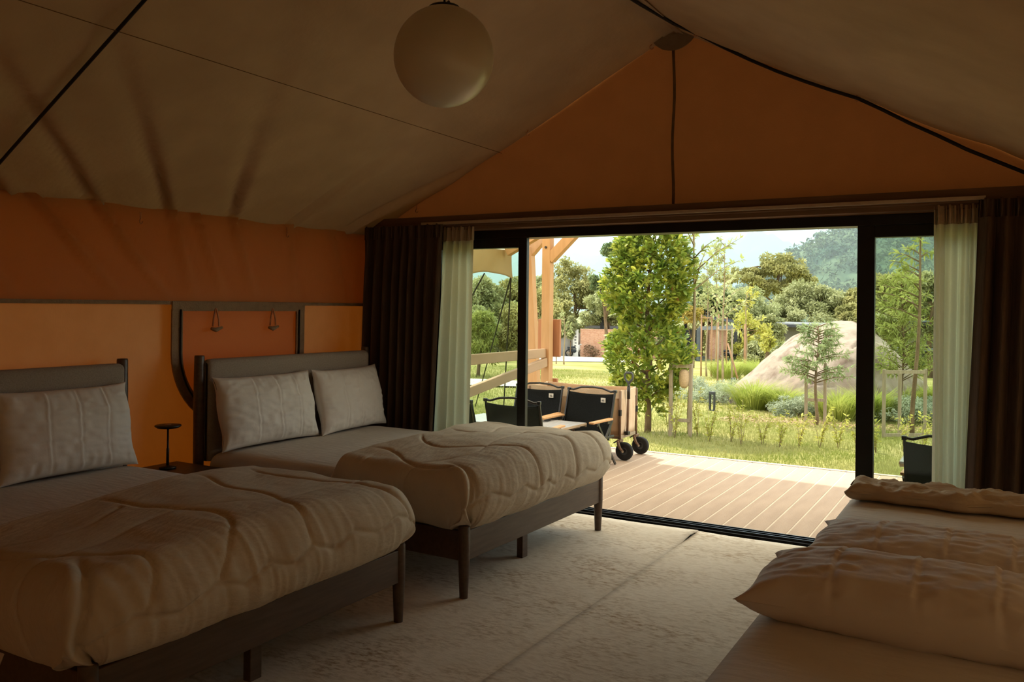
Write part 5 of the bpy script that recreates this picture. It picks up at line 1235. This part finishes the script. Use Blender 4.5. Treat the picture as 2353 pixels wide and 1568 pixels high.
T('tall green tree seen behind the guy ropes', (-24.3, 38.6, 1.6), (1.5, 1.5, 1.5), m='leaf_mid', seed=16, n=6400, size=.23, extra=[(1.4, .8, -1.0, (1.3, 1.3, 1.3))])
T('olive green tree beside the sheer curtain at left', (-25.5, 36.5, 1.4), (1.3, 1.3, 1.7), m='leaf_olive', seed=17, n=5200, size=.22)
T('bright feathery young tree left of the guy ropes', (-12.9, 20.6, .65), (.55, .55, .75), m='leaf_fern', seed=18, n=4200, size=.15, extra=[(.1, 0, -.55, (.5, .5, .45))], asp=.5)
T('olive feathery young tree right of the guy ropes', (-12.05, 21.4, .85), (.55, .55, .85), m='leaf_olive', seed=19, n=4200, size=.14, extra=[(.05, 0, -.6, (.5, .5, .5))], asp=.6)
T('bushy green tree low behind the porch rail', (-21.5, 33.5, .4), (1.2, 1.2, 1.2), m='leaf_pale', seed=20, n=4600, size=.20)
T('rust-orange dry-leaved tree behind the slender sapling', (-12.7, 39.5, 1.1), (.6, .6, .55), m='leaf_orange', seed=21, n=700, size=.16)
T('yellow-orange light bush tree left of the long roof', (-10.4, 40.2, .85), (.6, .6, .5), m='leaf_yellow', seed=22, n=650, size=.15, extra=[(.75, .3, -.45, (.5, .5, .45))])
T('loose green tree between the orange bush and the boulder', (-9.9, 42.5, .35), (.8, .8, .9), m='leaf_mid', seed=23, n=2600, size=.17)
shr = [(-24.5, 68.0, 2.2, 4.2, 'leaf_mid'), (-20.5, 68.5, 2.2, 3.6, 'leaf_olive'), (-17.0, 70.0, 2.0, 3.4, 'leaf_yellow'), (-12.5, 71.0, 2.2, 3.6, 'leaf_mid'), (-8.0, 71.0, 2.2, 3.8, 'leaf_olive'), (-28.0, 68.0, 2.2, 4.4, 'leaf_pale'), (-15.3, 60.5, 1.2, 1.7, 'leaf_yellow'), (-14.0, 57.5, 1.0, 1.3, 'leaf_mid'), (-12.3, 58.5, 1.0, 1.5, 'leaf_pale'), (-16.0, 66.0, 1.6, 2.2, 'leaf_mid'), (-10.6, 57.5, .9, 1.2, 'leaf_olive'), (-22.0, 60.3, 1.3, 1.9, 'leaf_mid'),
       (-33.0, 60.0, 1.8, 2.4, 'leaf_mid'), (-30.3, 61.5, 1.8, 2.6, 'leaf_pale'), (-28.0, 63.0, 1.8, 2.6, 'leaf_olive'), (-23.5, 40.0, 1.3, 1.8, 'leaf_mid'), (-6.4, 52.0, 1.3, 2.0, 'leaf_mid'), (-3.6, 47.0, 1.3, 2.0, 'leaf_deep'), (-25.5, 42.5, 1.2, 1.9, 'leaf_pale')]
SL_ = ['green hedge mass directly behind the dark steel pavilion', 'olive hedge mass seen between the pavilion posts', 'yellow hedge mass right of the pavilion', 'green hedge mass behind the long flat roof', 'olive hedge mass behind the boulder peak', 'pale hedge mass behind the shelter roof', 'yellow-green shrub under the pavilion beam', 'green shrub left of the low brick wall', 'pale shrub behind the low brick wall', 'green shrub under the flat roof end', 'olive shrub right of the low brick wall', 'green shrub behind the long brick wall',
       'green shrub at the far left behind the fence', 'pale shrub behind the board fence', 'olive shrub behind the twin topiary trees', 'green shrub low behind the porch post', 'green shrub behind the boulder at the right pane', 'deep green shrub in the right pane centre', 'pale shrub between the porch posts']
for i, ((x, y, rx, h, m), lb) in enumerate(zip(shr, SL_)): shrub(lb, x, y, rx, h, 2400, .26, m, 400+i, 'background shrubs')
shrub('dry brown bush against the long brick wall', -25.9, 57.2, .7, 1.0, 260, .15, 'bark', 440, 'background shrubs')

T('pale olive tree filling the gap left of the column tree', (-28.5, 66, 2.2), (2.2, 2.2, 1.7), m='leaf_pale', seed=31, n=5200, size=.28)
T('light olive tree behind the twin topiary trees', (-31.5, 61, 1.2), (1.8, 1.8, 1.8), m='leaf_olive', seed=32, n=5200, size=.26)
T('mid-green tree between the leaning post and the frame', (-28.6, 52, 2.0), (1.7, 1.7, 1.7), m='leaf_mid', seed=33, n=4600, size=.25)
T('pale tree rising behind the pavilion and pole trees', (-20.5, 72, 2.2), (2.1, 2.1, 1.7), m='leaf_pale', seed=34, n=4600, size=.28)
T('grey-green tree right of the pale feathery one', (-15.5, 72, .6), (1.8, 1.8, 1.5), m='leaf_mid', seed=35, n=4200, size=.27)
T('olive tree behind the rust-tinged one at the door stile', (-8.2, 73, 1.6), (1.9, 1.9, 1.7), m='leaf_olive', seed=36, n=4600, size=.28)
T('soft green tree deep behind the guy ropes', (-27.5, 42, 1.6), (1.7, 1.7, 1.8), m='leaf_pale', seed=37, n=5200, size=.23)
# ------------------------------------------------------------------ hills and haze
def ridge(name, label, prof_x, prof_z, y0, depth, m, seed, amp, nx=260, ny=40, trees=0, tsize=3):
    xs = np.linspace(prof_x[0], prof_x[-1], nx); hz = np.interp(xs, prof_x, prof_z)
    v = np.linspace(0, 1, ny); X, V_ = np.meshgrid(xs, v, indexing='ij')
    prof = np.sin(np.clip(V_, 0, .5)*PI)**1.1*(V_ <= .5)+np.sin(V_*PI)*(V_ > .5)
    Y = y0+depth*V_; Z = -3+(hz[:, None]+3)*prof+amp*(vnoise(X*.05, Y*.05, seed)-.5)*prof*3+amp*.8*(vnoise(X*.21, Y*.21, seed+1)-.5)+amp*.5*(vnoise(X*.6, Y*.6, seed+2)-.5)
    V, F = _gr(np.stack([X, Y, Z], -1)); o = bmesh_np(name, V, F[:, ::-1], m, None, False); return struct(o, label), X, Y, Z
h1, X, Y, Z = ridge('hill', 'wooded green hill rising to the right', [-105, -90, -78, -68, -62, -55, -47, -38, -20, 0, 40, 120], [-3, 2, 8, 15, 20, 24, 28, 29, 31, 36, 48, 60], 235, 170, 'forest', 3, 2.2, nx=330, ny=70)
rs = np.random.RandomState(9); k = rs.randint(0, X.shape[0]-1, 5200); j = rs.randint(2, 36, 5200)
bl = [(np.array([X[a, b], Y[a, b], Z[a, b]+rs.uniform(.3, 1.8)]), rs.uniform(.8, 1.9)) for a, b in zip(k, j)]
V, F = leafcloud(bl, 30000, 1.5, rs, flat=1.3); tag(bmesh_np('treetops', V, F, 'forest', h1), kind='stuff')
ridge('mountain', 'distant blue mountain fading into cloud', [-1000, -800, -640, -520, -430, -360, -300, -240, -190, -120, 0, 200, 500], [40, 95, 80, 62, 58, 66, 82, 78, 64, 52, 70, 110, 160], 760, 420, 'mountain', 6, 9, nx=240)
# thin even haze lying over the valley beyond the houses
hz_ = bpy.data.materials.new('valley_haze'); hz_.use_nodes = True; t = hz_.node_tree; t.nodes.clear()
o_ = t.nodes.new('ShaderNodeOutputMaterial'); vsc = t.nodes.new('ShaderNodeVolumeScatter'); vsc.inputs['Density'].default_value = .0010; vsc.inputs['Color'].default_value = (.93, .97, 1.0, 1); vsc.inputs['Anisotropy'].default_value = .25
vab = t.nodes.new('ShaderNodeVolumeAbsorption'); vab.inputs['Color'].default_value = (.25, .80, 1.0, 1); vab.inputs['Density'].default_value = .0006
add_ = t.nodes.new('ShaderNodeAddShader'); t.links.new(vsc.outputs[0], add_.inputs[0]); t.links.new(vab.outputs[0], add_.inputs[1]); t.links.new(add_.outputs[0], o_.inputs['Volume'])
M['valley_haze'] = hz_
hb = MB().box(-900, 400, 110, 1250, -4, 260).build('haze', 'valley_haze'); tag(hb, 'pale blue haze over the valley in front of the hills', 'haze', kind='stuff')
